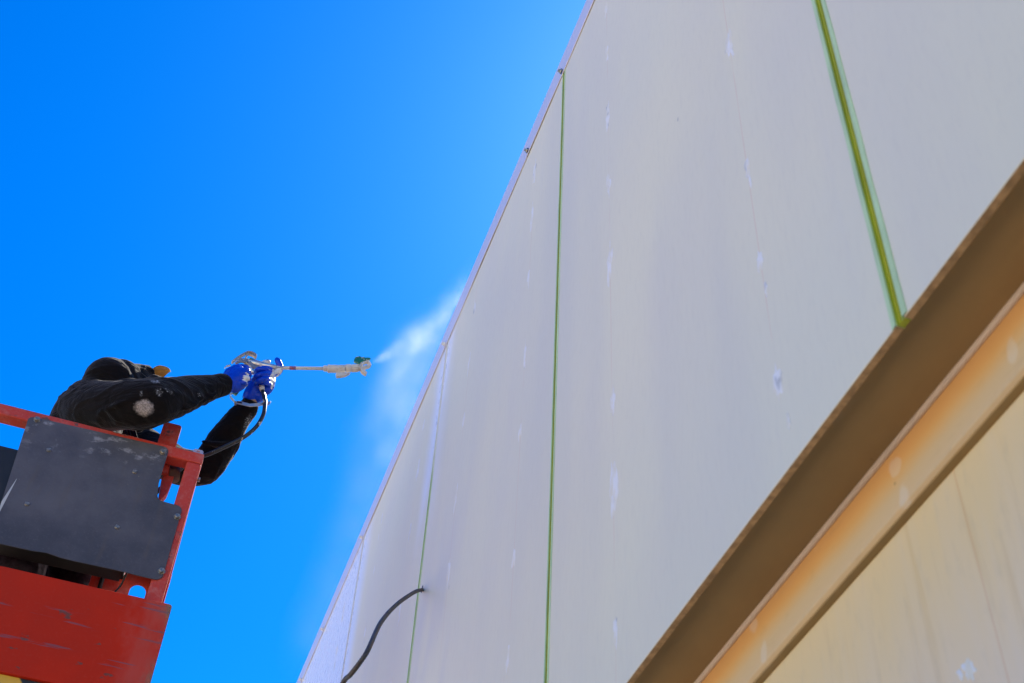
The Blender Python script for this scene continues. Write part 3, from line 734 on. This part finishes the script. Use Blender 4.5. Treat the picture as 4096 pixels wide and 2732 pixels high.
# jib arm carrying the basket, out of sight below
jb = MB(); jb.box((-1.05, YBK + 0.35, ZF - 0.35), (-0.75, YBK + 0.65, ZF - 0.051)); jb.tube([(-0.9, YBK + 0.5, ZF - 0.2), (-1.6, YBK + 2.2, 1.0), (-1.9, YBK + 3.0, 0.0)], [0.11, 0.12, 0.14], 12); jb.build('support_arm', M_RED, L)

# ================================================================== worker
PER = thing('person', 'worker in black hooded sweatshirt, blue gloves and ochre cap aiming a spray gun', 'person')
def V(x, y, z): return Vector((x, y, r_(z)))
shR = c1(375, 655, 4.82)
hd = c1(640, 392, 4.93)
chest = V(-0.62, 4.99, 4.14); belly = V(-0.60, 5.00, 3.88); hips = V(-0.60, 5.00, 3.62)
shL = V(-0.50, 5.19, 4.30)
wrR = c1(1690, 425, 4.645); elR = c1(1000, 590, 4.50)
elL = c1(1510, 1150, 5.02); wrL = c1(1905, 600, 4.80)
# --- hoodie
hb = MB()
limb(hb, [(chest + Vector((0.03, -0.08, -0.01)), 0.11), (shR, 0.098), (c1(520, 615, 4.70), 0.114), (c1(760, 606, 4.58), 0.113), (elR, 0.110), (c1(1180, 545, 4.53), 0.098), (c1(1390, 487, 4.59), 0.080), (c1(1560, 448, 4.62), 0.060)], 20)
limb(hb, [(c1(1500, 462, 4.61), 0.062), (c1(1600, 440, 4.625), 0.056), (c1(1650, 430, 4.635), 0.054)], 18)
limb(hb, [(chest + Vector((0, 0.05, 0.05)), 0.12), (shL, 0.10), (c1(1130, 1090, 5.12), 0.092), (c1(1330, 1165, 5.07), 0.090), (elL, 0.086), (c1(1660, 935, 4.94), 0.080), (c1(1780, 755, 4.86), 0.062), (c1(1862, 655, 4.82), 0.050)], 18)
limb(hb, [(c1(1840, 690, 4.83), 0.052), (c1(1885, 632, 4.81), 0.049)], 16)
limb(hb, [(chest + Vector((0, 0, 0.08)), 0.15), (chest, 0.17), (belly, 0.165), (hips, 0.165)], 20)
hb.ball(chest + Vector((0.02, 0.03, 0.03)), (0.14, 0.20, 0.12), 20)
limb(hb, [(c1(250, 745, 4.88), 0.070), (c1(300, 700, 4.88), 0.09), (c1(420, 600, 4.88), 0.10)], 16)
# hood: skull, neck roll and forward rim
hb.ball(hd, (0.121, 0.118, 0.122), 22); hb.ball(c1(745, 368, 4.95), (0.098, 0.098, 0.098), 20)
limb(hb, [(c1(520, 430, 4.92), 0.070), (c1(500, 540, 4.92), 0.085), (c1(480, 640, 4.94), 0.10)], 16)
limb(hb, [(c1(660, 360, 4.94), 0.100), (c1(830, 345, 4.97), 0.066), (c1(940, 330, 5.0), 0.050), (c1(1015, 318, 5.01), 0.036)], 18)
limb(hb, [(c1(640, 470, 4.92), 0.09), (c1(860, 430, 4.97), 0.065), (c1(985, 372, 5.0), 0.034)], 16)
limb(hb, [(c1(905, 275, 4.99), 0.014), (c1(970, 268, 4.985), 0.014), (c1(1040, 283, 4.99), 0.013)], 10)
# folds laid over the sleeve and shoulder
for pth, rr in (([(560, 470, 4.64), (700, 415, 4.60), (830, 402, 4.56), (930, 420, 4.50)], 0.020), ([(400, 560, 4.72), (600, 500, 4.595), (800, 450, 4.49), (950, 470, 4.44)], 0.013),
                ([(300, 690, 4.73), (520, 665, 4.595), (720, 600, 4.475), (900, 520, 4.42)], 0.011), ([(980, 400, 4.47), (1040, 372, 4.47), (1110, 380, 4.48)], 0.022),
                ([(1090, 385, 4.48), (1130, 430, 4.45), (1200, 470, 4.44)], 0.014), ([(1300, 362, 4.56), (1330, 420, 4.51), (1310, 520, 4.49)], 0.013), ([(1400, 352, 4.59), (1500, 380, 4.565), (1540, 440, 4.56)], 0.012),
                ([(1480, 560, 4.56), (1540, 545, 4.57), (1600, 500, 4.57)], 0.014), ([(1330, 640, 4.50), (1400, 600, 4.52), (1470, 540, 4.53)], 0.014),
                ([(1650, 800, 4.86), (1720, 780, 4.84), (1820, 790, 4.84)], 0.014), ([(1480, 930, 4.92), (1600, 960, 4.88), (1740, 950, 4.88)], 0.014), ([(1420, 1040, 4.96), (1520, 1080, 4.94), (1640, 1090, 4.95)], 0.014),
                ([(1735, 665, 4.84), (1800, 700, 4.80), (1870, 720, 4.81)], 0.012)):
    limb(hb, [(c1(*p), rr * (0.7 if i in (0, len(pth) - 1) else 1)) for i, p in enumerate(pth)], 8)
cut = MB(); cut.ball(c1(1062, 330, 5.03), (0.062, 0.075, 0.046), 18)
hood_me = remesh(hb, 0.0070, 4, cut)
def wr_fn(co, n):
    q = Vector((co.x * 7, co.y * 7, co.z * 16)); a = noise.noise(q); b = noise.noise(co * 26)
    c = 1 - abs(noise.noise(Vector((co.x * 4 + co.z * 5 + 0.6 * a, co.y * 5, co.z * 7 - co.x * 2))))
    return 0.004 * a + 0.0014 * b + 0.006 * (c ** 7 - 0.25)
disp(hood_me, wr_fn)
M_HOODIE = hoodie_mat(hood_me); link('hoodie', hood_me, M_HOODIE, PER)
# ribbed cuffs
for a, b, r1, r2 in ((c1(1585, 443, 4.622), c1(1678, 424, 4.640), 0.0575, 0.052), (c1(1872, 648, 4.815), c1(1912, 592, 4.80), 0.0475, 0.044)):
    cm = MB(); n = 26; pp = [a.lerp(b, i / n) for i in range(n + 1)]
    cm.tube(pp, [r1 + (r2 - r1) * i / n + (0.0008 if i % 2 else -0.0006) + (-0.004 if i in (0, n) else 0) for i in range(n + 1)], 36, flat=0.97)
    cm.build('cuff', M_HOODIE, PER)
# loose drawcord / shirt tail seen in the light below the arm
for k, (x0, x1) in enumerate(((782, 792), (812, 832), (842, 868), (862, 885))):
    cm = MB(); cm.tube(catmull([c1(x0 - 8, 780, 4.84), c1(x0, 830, 4.83), c1((x0 + x1) / 2, 880, 4.83), c1(x1 + 6, 930, 4.83)], 4), [0.010 + 0.002 * k] * 13, 8, flat=0.5); cm.build('hem_fold', M_HOODIE, PER)
cm = MB(); cm.tube(catmull([c1(850, 825, 4.86), c1(900, 830, 4.86), c1(935, 815, 4.86)], 4), 0.012, 8, 'round'); cm.build('hem_fold', M_HOODIE, PER)
# --- body: head with face, neck, arms to the hands, one surface
bb_ = MB()
fx = (c1(1040, 325, 5.02) - hd).normalized()                # the way the face looks
fu = Vector((0, 0, 1)); fu = (fu - fx * fu.dot(fx)).normalized(); fs_ = fu.cross(fx)
def hp(f, s, u): return hd + Vector((0.01, 0.01, -0.005)) + fx * f + fs_ * s + fu * u
bb_.ball(hp(0, 0, 0.01), (0.092, 0.085, 0.10), 18)
limb(bb_, [(hp(0.03, 0, -0.02), 0.07), (hp(0.055, 0, -0.07), 0.042), (hp(0.07, 0, -0.09), 0.024)], 12)
limb(bb_, [(hp(0.088, 0, 0.02), 0.012), (hp(0.104, 0, -0.015), 0.013), (hp(0.100, 0, -0.024), 0.013)], 10)
for s in (-1, 1):
    bb_.ball(hp(0.07, s * 0.032, 0.018), 0.020, 10); bb_.ball(hp(-0.005, s * 0.088, -0.01), (0.022, 0.016, 0.03), 10)
    bb_.ball(hp(0.066, s * 0.04, -0.02), 0.022, 10)
limb(bb_, [(hp(0.088, -0.022, -0.052), 0.008), (hp(0.094, 0, -0.050), 0.010), (hp(0.088, 0.022, -0.052), 0.008)], 8)
limb(bb_, [(hp(-0.01, 0, -0.06), 0.06), (chest + Vector((0, -0.02, 0.14)), 0.058), (chest, 0.12), (belly, 0.12), (hips, 0.13)], 16)
limb(bb_, [(chest, 0.08), (shR, 0.06), (c1(760, 606, 4.58), 0.05), (elR, 0.048), (c1(1390, 485, 4.59), 0.04), (wrR, 0.028), (c1(1780, 370, 4.66), 0.030)], 12)
limb(bb_, [(chest, 0.08), (shL, 0.06), (c1(1130, 1090, 5.12), 0.048), (c1(1330, 1165, 5.07), 0.044), (elL, 0.042), (c1(1660, 935, 4.94), 0.038), (c1(1780, 755, 4.86), 0.034), (wrL, 0.029), (c1(1925, 545, 4.785), 0.028), (c1(1965, 450, 4.77), 0.028)], 12)
for s, hx in ((-1, -0.68), (1, -0.49)):
    limb(bb_, [(hips, 0.10), (V(hx, 5.0 + s * 0.09, 3.45), 0.08), (V(hx + 0.03, 5.0 + s * 0.10, 3.12), 0.055), (V(hx, 5.0 + s * 0.11, 2.72), 0.04)], 12)
body_me = remesh(bb_, 0.006, 3); link('body', body_me, M_SKIN, PER)
# trousers and boots
tb = MB()
limb(tb, [(hips + Vector((0, 0, 0.05)), 0.155), (hips - Vector((0, 0, 0.08)), 0.16)], 18)
for s, hx in ((-1, -0.68), (1, -0.49)):
    limb(tb, [(hips + Vector((0.0, s * 0.07, -0.06)), 0.11), (V(hx, 5.0 + s * 0.10, 3.40), 0.122), (V(hx + 0.03, 5.0 + s * 0.11, 3.12), 0.118), (V(hx + 0.01, 5.0 + s * 0.11, 2.85), 0.100), (V(hx, 5.0 + s * 0.11, 2.74), 0.086)], 16)
tr_me = remesh(tb, 0.009, 4)
disp(tr_me, lambda co, n: 0.006 * (1 - abs(noise.noise(Vector((co.x * 9, co.y * 9, co.z * 20))))) ** 3 + 0.003 * noise.noise(co * 12))
link('trousers', tr_me, M_DENIM, PER)
for s, hx in ((-1, -0.68), (1, -0.49)):
    bt = MB(); y = 5.0 + s * 0.11
    limb(bt, [(V(hx, y, 2.78), 0.055), (V(hx, y, 2.665), 0.052)], 12)
    limb(bt, [(V(hx - 0.03, y, 2.645), 0.045), (V(hx + 0.08, y, 2.645), 0.046), (V(hx + 0.17, y, 2.635), 0.036)], 12, flat=0.9)
    link('boot', remesh(bt, 0.008, 3), M_LEATHER, PER)
# --- cap: crown under the hood and a curved brim
cp_ = MB(); bc = c1(1045, 318, 5.02)
rows_ = 8; cols = 10; vs = []
e1 = (c1(1190, 330, 5.02) - c1(1045, 318, 5.02)); e1.normalize()
for i in range(rows_ + 1):
    t = i / rows_
    for j in range(cols + 1):
        s = j / cols * 2 - 1
        wv = 0.090 * (1 - 0.45 * t ** 3)
        p = bc + e1 * (0.088 * t - 0.02 - 0.010 * s * s * t) + fs_ * (s * wv) + Vector((0, 0, 1)) * (0.018 - 0.030 * s * s - 0.010 * t)
        vs.append(p)
n1 = len(vs); vs += [p + Vector((0, 0, 0.0035)) for p in vs]
fs = []
W_ = cols + 1
for i in range(rows_):
    for j in range(cols):
        a = i * W_ + j; fs += [(a, a + 1, a + W_ + 1, a + W_), (n1 + a, n1 + a + W_, n1 + a + W_ + 1, n1 + a + 1)]
bd = [j for j in range(W_)] + [i * W_ + cols for i in range(1, rows_ + 1)] + [rows_ * W_ + j for j in range(cols - 1, -1, -1)] + [i * W_ for i in range(rows_ - 1, 0, -1)]
for k in range(len(bd)): a, b = bd[k], bd[(k + 1) % len(bd)]; fs.append((a, b, n1 + b, n1 + a))
cp_.add(vs, fs, 0, True)
capo = cp_.build('cap', M_CAP, PER)

# ================================================================== gloves
def z4(x, y, Y): return at_y(850 + x / 5.227, 1380 + y / 5.227, Y)
# right hand: closed round the pistol grip, back of the hand towards us
gr = MB()
limb(gr, [(c1(1668, 428, 4.638), 0.043), (c1(1705, 412, 4.642), 0.043), (c1(1760, 380, 4.645), 0.045), (c1(1800, 345, 4.645), 0.045)], 18)
limb(gr, [(c1(1730, 330, 4.65), 0.034), (c1(1790, 290, 4.66), 0.030)], 14)
limb(gr, [(c1(1770, 430, 4.65), 0.036), (c1(1820, 400, 4.65), 0.036)], 14)
# fingers go round the grip and come back towards the palm
for (a, b, c, d, r) in (((1800, 290, 4.645), (1862, 292, 4.62), (1890, 300, 4.655), (1880, 315, 4.70), 0.0125),
                        ((1810, 325, 4.635), (1872, 325, 4.612), (1898, 335, 4.65), (1885, 350, 4.70), 0.0128),
                        ((1812, 362, 4.632), (1868, 364, 4.612), (1890, 374, 4.65), (1876, 390, 4.695), 0.0125),
                        ((1808, 402, 4.635), (1850, 408, 4.618), (1868, 418, 4.65), (1856, 430, 4.69), 0.0112)):
    limb(gr, [(c1(*a), r * 1.25), (c1(*b), r * 1.08), (c1(*c), r), (c1(*d), r * 0.85)], 12)
limb(gr, [(c1(1745, 330, 4.67), 0.020), (c1(1790, 275, 4.70), 0.016), (c1(1840, 262, 4.715), 0.013), (c1(1880, 270, 4.715), 0.011)], 12)   # thumb along the far side
gR = remesh(gr, 0.0028, 3)
def glw(co, n):
    return 0.0016 * (1 - abs(noise.noise(Vector((co.x * 34 + co.z * 26, co.y * 30, co.z * 34 - co.x * 22))))) ** 3 - 0.0006 + 0.0007 * noise.noise(co * 55)
disp(gR, glw); link('glove', gR, M_GLOVE, PER)
# left hand: wrapped round the hose fitting, index pointing up along the gun
gl = MB()
limb(gl, [(z4(800, 1080, 4.785), 0.040), (z4(850, 980, 4.775), 0.040), (z4(930, 850, 4.765), 0.043), (z4(1010, 720, 4.76), 0.041), (z4(1060, 620, 4.76), 0.034)], 18, flat=None)
limb(gl, [(z4(880, 1060, 4.78), 0.036), (z4(960, 1080, 4.775), 0.032)], 14)
limb(gl, [(z4(1110, 930, 4.77), 0.030), (z4(1170, 850, 4.765), 0.030), (z4(1200, 720, 4.76), 0.028)], 14)
for pts_, r in (([(1240, 560, 4.765), (1190, 510, 4.725), (1080, 490, 4.700), (960, 520, 4.705), (915, 560, 4.735)], 0.0142),
                ([(1260, 650, 4.765), (1180, 610, 4.718), (1060, 610, 4.692), (940, 650, 4.697), (870, 720, 4.730)], 0.0142),
                ([(1250, 760, 4.765), (1170, 720, 4.715), (1060, 720, 4.688), (960, 760, 4.695), (905, 810, 4.730)], 0.0138),
                ([(1230, 850, 4.770), (1180, 810, 4.725), (1100, 790, 4.705), (1020, 800, 4.715)], 0.0115)):
    limb(gl, [(z4(*p), r * (1.08 if i < 2 else (1.0 if i < len(pts_) - 1 else 0.86))) for i, p in enumerate(pts_)], 12, 5)
limb(gl, [(z4(1215, 620, 4.77), 0.020), (z4(1330, 590, 4.765), 0.0185), (z4(1400, 520, 4.755), 0.0175), (z4(1400, 420, 4.745), 0.0165), (z4(1370, 345, 4.74), 0.0155), (z4(1350, 312, 4.74), 0.013)], 14, 5)
gL = remesh(gl, 0.0028, 2); disp(gL, glw); link('glove', gL, M_GLOVE, PER)

# ================================================================== spray gun
GUN = thing('spray_gun', 'paint splattered airless spray gun with long lance in blue gloved hands', 'spray gun')
def gY(x): return 4.74 + (4.62 - 4.74) * (x - 940) / (2130 - 940)
def G(x, y, d=0.0): return at_y(850 + x / 3.3586, 1350 + y / 3.3586, gY(x) + d)
K = 6.5 / 5217 / 3.3586                    # metres for one picture unit on the gun
# body, from the grip to the lance
bd_ = MB()
bd_.tube([G(440, 330), G(560, 352), G(650, 372), G(760, 388), G(860, 402)], [0.020, 0.022, 0.019, 0.015, 0.012], 14)
bd_.tube([G(640, 370), G(700, 345), G(745, 330)], [0.012, 0.016, 0.014], 12, 'round')
bd_.tube([G(840, 400), G(950, 409)], [0.011, 0.010], 6, smooth=False)
bdo = bd_.build('gun_body', M_ALU, GUN, 0.0)
gp = MB(); gp.tube([G(470, 345), G(440, 480), G(380, 640), G(300, 760)], [0.018, 0.019, 0.018, 0.014], 12, flat=0.8); gp.build('grip', M_GREEN, GUN)
# side lever with its pivot
tr = MB()
lev = [(305, 335), (372, 272), (480, 282), (520, 320), (568, 366), (640, 392), (660, 412), (580, 415), (520, 392), (450, 335), (385, 322), (330, 345)]
yv = gY(480) - 0.028; q = [at_y(850 + x / 3.3586, 1350 + y / 3.3586, yv) for x, y in lev]
tr.prism([(p.x, p.z) for p in q], 'y', yv, yv + 0.010); tr.build('trigger_lever', M_DALU, bdo, 0.0015, 1)
q = at_y(850 + 466 / 3.3586, 1350 + 328 / 3.3586, yv); pv = MB(); pv.tube([(q.x, yv - 0.004, q.z), (q.x, yv + 0.05, q.z)], 0.0062, 14, smooth=False); pv.build('pivot_screw', M_STEEL, bdo)
tg = MB(); tg.tube([G(480, 390, -0.012), G(510, 430, -0.012), G(545, 470, -0.010)], [0.012, 0.014, 0.012], 10, 'round'); tg.build('trigger', M_ALU, bdo)
# hanger hook over the top
hk = MB(); hk.strap([G(262, 335), G(350, 268), G(430, 222), G(480, 200), G(530, 210), G(566, 228), G(582, 250), G(580, 272)], 0.020, 0.0085)
hk.strap([G(442, 275), G(470, 238), G(486, 226), G(540, 245), G(572, 268)], 0.014, 0.0060); hk.build('hanger_hook', M_DALU, bdo, 0.0006, 1)
gn = MB(); gn.tube([G(500, 318, -0.004), G(590, 340, -0.004)], [0.018, 0.014], 10); gn.tube([G(600, 352, -0.004), G(665, 376, -0.004)], [0.014, 0.012], 8); gn.build('green_cover', M_GREEN, bdo)
tk = MB(); tk.strap([G(165, 408, 0.01), G(190, 385, 0.01), G(240, 372, 0.01)], 0.012, 0.004); tk.build('grip_cap', M_ALU, bdo)
# lower guard strap with its slot, running to the hose fitting
gu = MB(); gu.strap([G(305, 730), G(232, 762), G(245, 805), G(300, 868), G(322, 884)], 0.014, 0.004); gu.build('trigger_guard', M_ALU, bdo, 0.0006, 1)
lo = [(318, 858), (360, 848), (500, 888), (620, 878), (700, 862), (780, 856), (786, 872), (748, 912), (740, 898), (690, 905), (620, 918), (500, 925), (330, 888)]
yv2 = gY(540) - 0.05; q = [at_y(850 + x / 3.3586, 1350 + y / 3.3586, yv2) for x, y in lo]
gs = MB(); gs.prism([(p.x, p.z) for p in q], 'y', yv2, yv2 + 0.004); gs.strap([q[0], q[0] + Vector((0, 0.03, 0.002))], 0.01, 0.004, (1, 0, 0)); gs.build('guard_strap', M_ALU, bdo, 0.0005, 1)
sl_ = MB(); q = at_y(850 + 362 / 3.3586, 1350 + 872 / 3.3586, yv2); sl_.prism(rounded(q.x - 0.013, q.z - 0.0045, q.x + 0.013, q.z + 0.0045, 0.0044, 4), 'y', yv2 - 0.0006, yv2 + 0.0002); sl_.build('strap_slot', M_BLACK, bdo)
# lance
ln = MB(); ln.tube([G(930, 408), G(1200, 412), G(1505, 417)], [0.0090, 0.0086, 0.0086], 16); lno = ln.build('lance', M_LANCE, GUN)
lbm = MT('worn_lance_label', 0.5); nn = lbm.noise(120, detail=3); lbm.color(lbm.mix(nn.step(0.45, 0.6), (0.42, 0.10, 0.08), (0.10, 0.10, 0.30)))
lb = MB(); lb.tube([G(1035, 410), G(1120, 411)], 0.0094, 16); lb.build('lance_label', lbm.m, lno)
nu = MB(); nu.tube([G(1488, 416), G(1500, 416), G(1535, 418), G(1547, 418)], [0.013, 0.0165, 0.0165, 0.013], 6, smooth=False); nu.build('lance_nut', M_LANCE, GUN, 0.001, 1)
sw = MB(); sw.tube([G(1545, 419), G(1552, 419), G(1575, 420), G(1580, 420), G(1640, 421), G(1648, 421), G(1655, 421), G(1770, 421), G(1785, 421)], [0.018, 0.0215, 0.0215, 0.020, 0.021, 0.021, 0.0195, 0.0205, 0.018], 20); swo = sw.build('swivel_body', M_LANCE, GUN)
kn_ = MB(); kn_.ball(G(1740, 400, -0.014), (0.016, 0.010, 0.013), 14); kn_.build('swivel_knob', M_LANCE, swo)
lv = MB(); yv3 = gY(1750) - 0.008; q = [at_y(850 + x / 3.3586, 1350 + y / 3.3586, yv3) for x, y in ((1662, 470), (1780, 468), (1855, 470), (1800, 500), (1730, 516), (1672, 518))]
lv.prism([(p.x, p.z) for p in q], 'y', yv3, yv3 + 0.018); lv.build('swivel_fin', M_LANCE, swo, 0.002, 2)
s2 = MB(); s2.tube([G(1785, 417), G(1800, 415), G(1862, 412), G(1868, 412)], [0.017, 0.021, 0.020, 0.016], 16); s2.build('swivel_elbow', M_LANCE, GUN)
n2 = MB(); ngr = 24
for k in range(2): pass
n2.tube([G(1868, 413), G(1880, 413), G(1960, 411), G(1970, 411)], [0.016, 0.0205, 0.0195, 0.015], 12, smooth=False)
for k in range(12):
    a = 2 * math.pi * k / 12; off = Vector((0, math.cos(a), math.sin(a))) * 0.0195
    n2.tube([G(1885, 413) + off, G(1955, 411) + off], 0.0022, 5)
n2.build('retaining_nut', M_LANCE, GUN)
# tip guard with its two wings, and the turning tip handle
tgd = MB(); tgd.tube([G(1965, 411), G(2000, 410)], [0.017, 0.012], 12)
tgo = tgd.build('tip_guard', M_LANCE, GUN)
def plate(name, pts, dlo, dhi, mat, parent, hole=None):
    m = MB(); yy = gY(2050); q = [at_y(850 + x / 3.3586, 1350 + y / 3.3586, yy) for x, y in pts]
    m.prism([(p.x, p.z) for p in q], 'y', yy + dlo, yy + dhi); return m.build(name, mat, parent, 0.0006, 1)
ring = [(2000, 385), (2020, 340), (2090, 318), (2112, 345), (2130, 382), (2110, 400), (2060, 415), (2010, 425), (1985, 440), (1985, 412), (2030, 392), (2080, 385), (2095, 372), (2082, 340), (2030, 352), (2018, 385)]
plate('guard_wing', ring, -0.010, 0.010, M_LANCE, tgo)
plate('guard_wing', [(1990, 430), (2030, 440), (2050, 462), (2072, 480), (2066, 505), (2045, 500), (2010, 475), (1992, 455)], -0.010, 0.010, M_LANCE, tgo)
th = MB(); th.tube([G(1985, 415), G(1998, 350)], [0.0095, 0.0085], 10); th.build('tip_barrel', M_LANCE, tgo)
plate('tip_handle', [(1898, 310), (1915, 275), (1950, 262), (1985, 262), (1996, 275), (2025, 270), (2050, 280), (2080, 276), (2122, 284), (2118, 300), (2080, 312), (2030, 318), (2010, 330), (1975, 348), (1940, 345), (1905, 332)], -0.006, 0.006, M_GREEN, tgo)
# hose from the left hand, down past the far arm and into the basket
hp_ = [c1(2005, 425, 4.735), c1(2018, 480, 4.725), c1(2036, 560, 4.715), c1(2036, 620, 4.71), c1(2020, 700, 4.71), c1(1960, 800, 4.72), c1(1850, 893, 4.74), c1(1700, 970, 4.77), c1(1560, 1035, 4.80), c1(1440, 1080, 4.84), c1(1300, 1160, 4.86)]
hp_ += [V(-0.30, 4.86, 3.45), V(-0.32, 4.86, 2.95), V(-0.45, 4.84, 2.63), V(-0.8, 4.9, 2.615)]
hp_ = [p for p in hp_]
ho = MB(); ho.tube(catmull(hp_, 6), 0.0098, 12); ho.build('hose', M_HOSE, GUN)
ff = MB(); ff.tube([c1(2003, 415, 4.737), c1(2010, 450, 4.73), c1(2016, 478, 4.726)], [0.013, 0.0135, 0.0115], 10); ff.build('hose_fitting', M_LANCE, GUN)

# ================================================================== paint mist between the tip and the wall
def mist():
    T = G(2125, 355)
    A = at_x(1032 * 1.742, 742 * 1.742, XW - 0.02)          # where the fan meets the wall
    puffs = [(at_x(dx * 1.74224, dy * 1.74224, X), amp, r) for (X, dx, dy, amp, r) in (
        (0.97, 975, 845, 0.17, (0.36, 0.46, 0.38)), (0.98, 935, 915, 0.18, (0.38, 0.52, 0.42)), (1.00, 895, 1005, 0.13, (0.40, 0.56, 0.44)), (1.01, 870, 1100, 0.07, (0.40, 0.6, 0.46)),
        (1.02, 835, 1200, 0.05, (0.40, 0.7, 0.48)), (1.03, 790, 1310, 0.04, (0.40, 0.8, 0.50)), (1.04, 740, 1430, 0.04, (0.40, 0.9, 0.52)))]
    puffs += [(at_y(dx * 1.74224, dy * 1.74224, Y), amp, r) for (Y, dx, dy, amp, r) in ((4.72, 925, 845, 0.42, (0.20, 0.24, 0.17)), (4.80, 965, 800, 0.30, (0.26, 0.30, 0.24)), (4.85, 905, 905, 0.25, (0.22, 0.30, 0.24)), (4.9, 995, 770, 0.16, (0.24, 0.32, 0.24)))]
    me = MB()
    limb(me, [(T + Vector((-0.02, 0, 0)), 0.03), (T.lerp(A, 0.5), 0.24), (A, 0.44)], 14)
    for c, amp, r in puffs: me.ball(c, r, 16)
    hull = remesh(me, 0.05, 0)
    for v in hull.vertices:
        if v.co.z < Z1 + 0.11: v.co.x = min(v.co.x, XW - 0.012)
    mat = bpy.data.materials.new('paint_mist'); mat.use_nodes = True; nt = mat.node_tree; nt.nodes.clear()
    m = MT.__new__(MT); m.m = mat; m.nt = nt
    out = nt.nodes.new('ShaderNodeOutputMaterial'); pv = nt.nodes.new('ShaderNodeVolumePrincipled')
    tc = nt.nodes.new('ShaderNodeTexCoord'); m.co = tc.outputs['Object']
    sx = nt.nodes.new('ShaderNodeSeparateXYZ'); nt.links.new(m.co, sx.inputs[0]); m.x, m.y, m.z = (S(nt, sx.outputs[i]) for i in range(3))
    ax = (A - T); ax.normalize()
    px_, py_, pz_ = m.x - T.x, m.y - T.y, m.z - T.z
    t = px_ * ax.x + py_ * ax.y + pz_ * ax.z
    r2 = px_ * px_ + py_ * py_ + pz_ * pz_ - t * t
    rr = r2.max(0.0).pow(0.5)
    n1 = m.noise(5.0, detail=4, rough=0.62)
    tex = n1.step(0.30, 0.74) * 1.3 + 0.3
    jet = (rr / (t * 0.38 * (n1 + 0.5) + 0.014)).step(1.0, 0.0) * t.step(-0.005, 0.03) * (tex * 0.8 + 0.25)
    jet = jet * jet
    d = jet * (t.max(0.0) + 0.15).pow(-0.9) * 0.38
    for c, amp, r in puffs:
        q = m.near(c, r).step(1.0, 0.0); d = d + q * q * amp * tex
    nt.links.new(d.k, pv.inputs['Density']); pv.inputs['Color'].default_value = (0.97, 0.97, 0.98, 1); pv.inputs['Anisotropy'].default_value = 0.45
    nt.links.new(pv.outputs[0], out.inputs['Volume'])
    o = link('spray_mist', hull, mat); tag(o, 'white paint mist drifting from the spray tip along the facade', 'mist', kind='stuff')
    return o
mist()
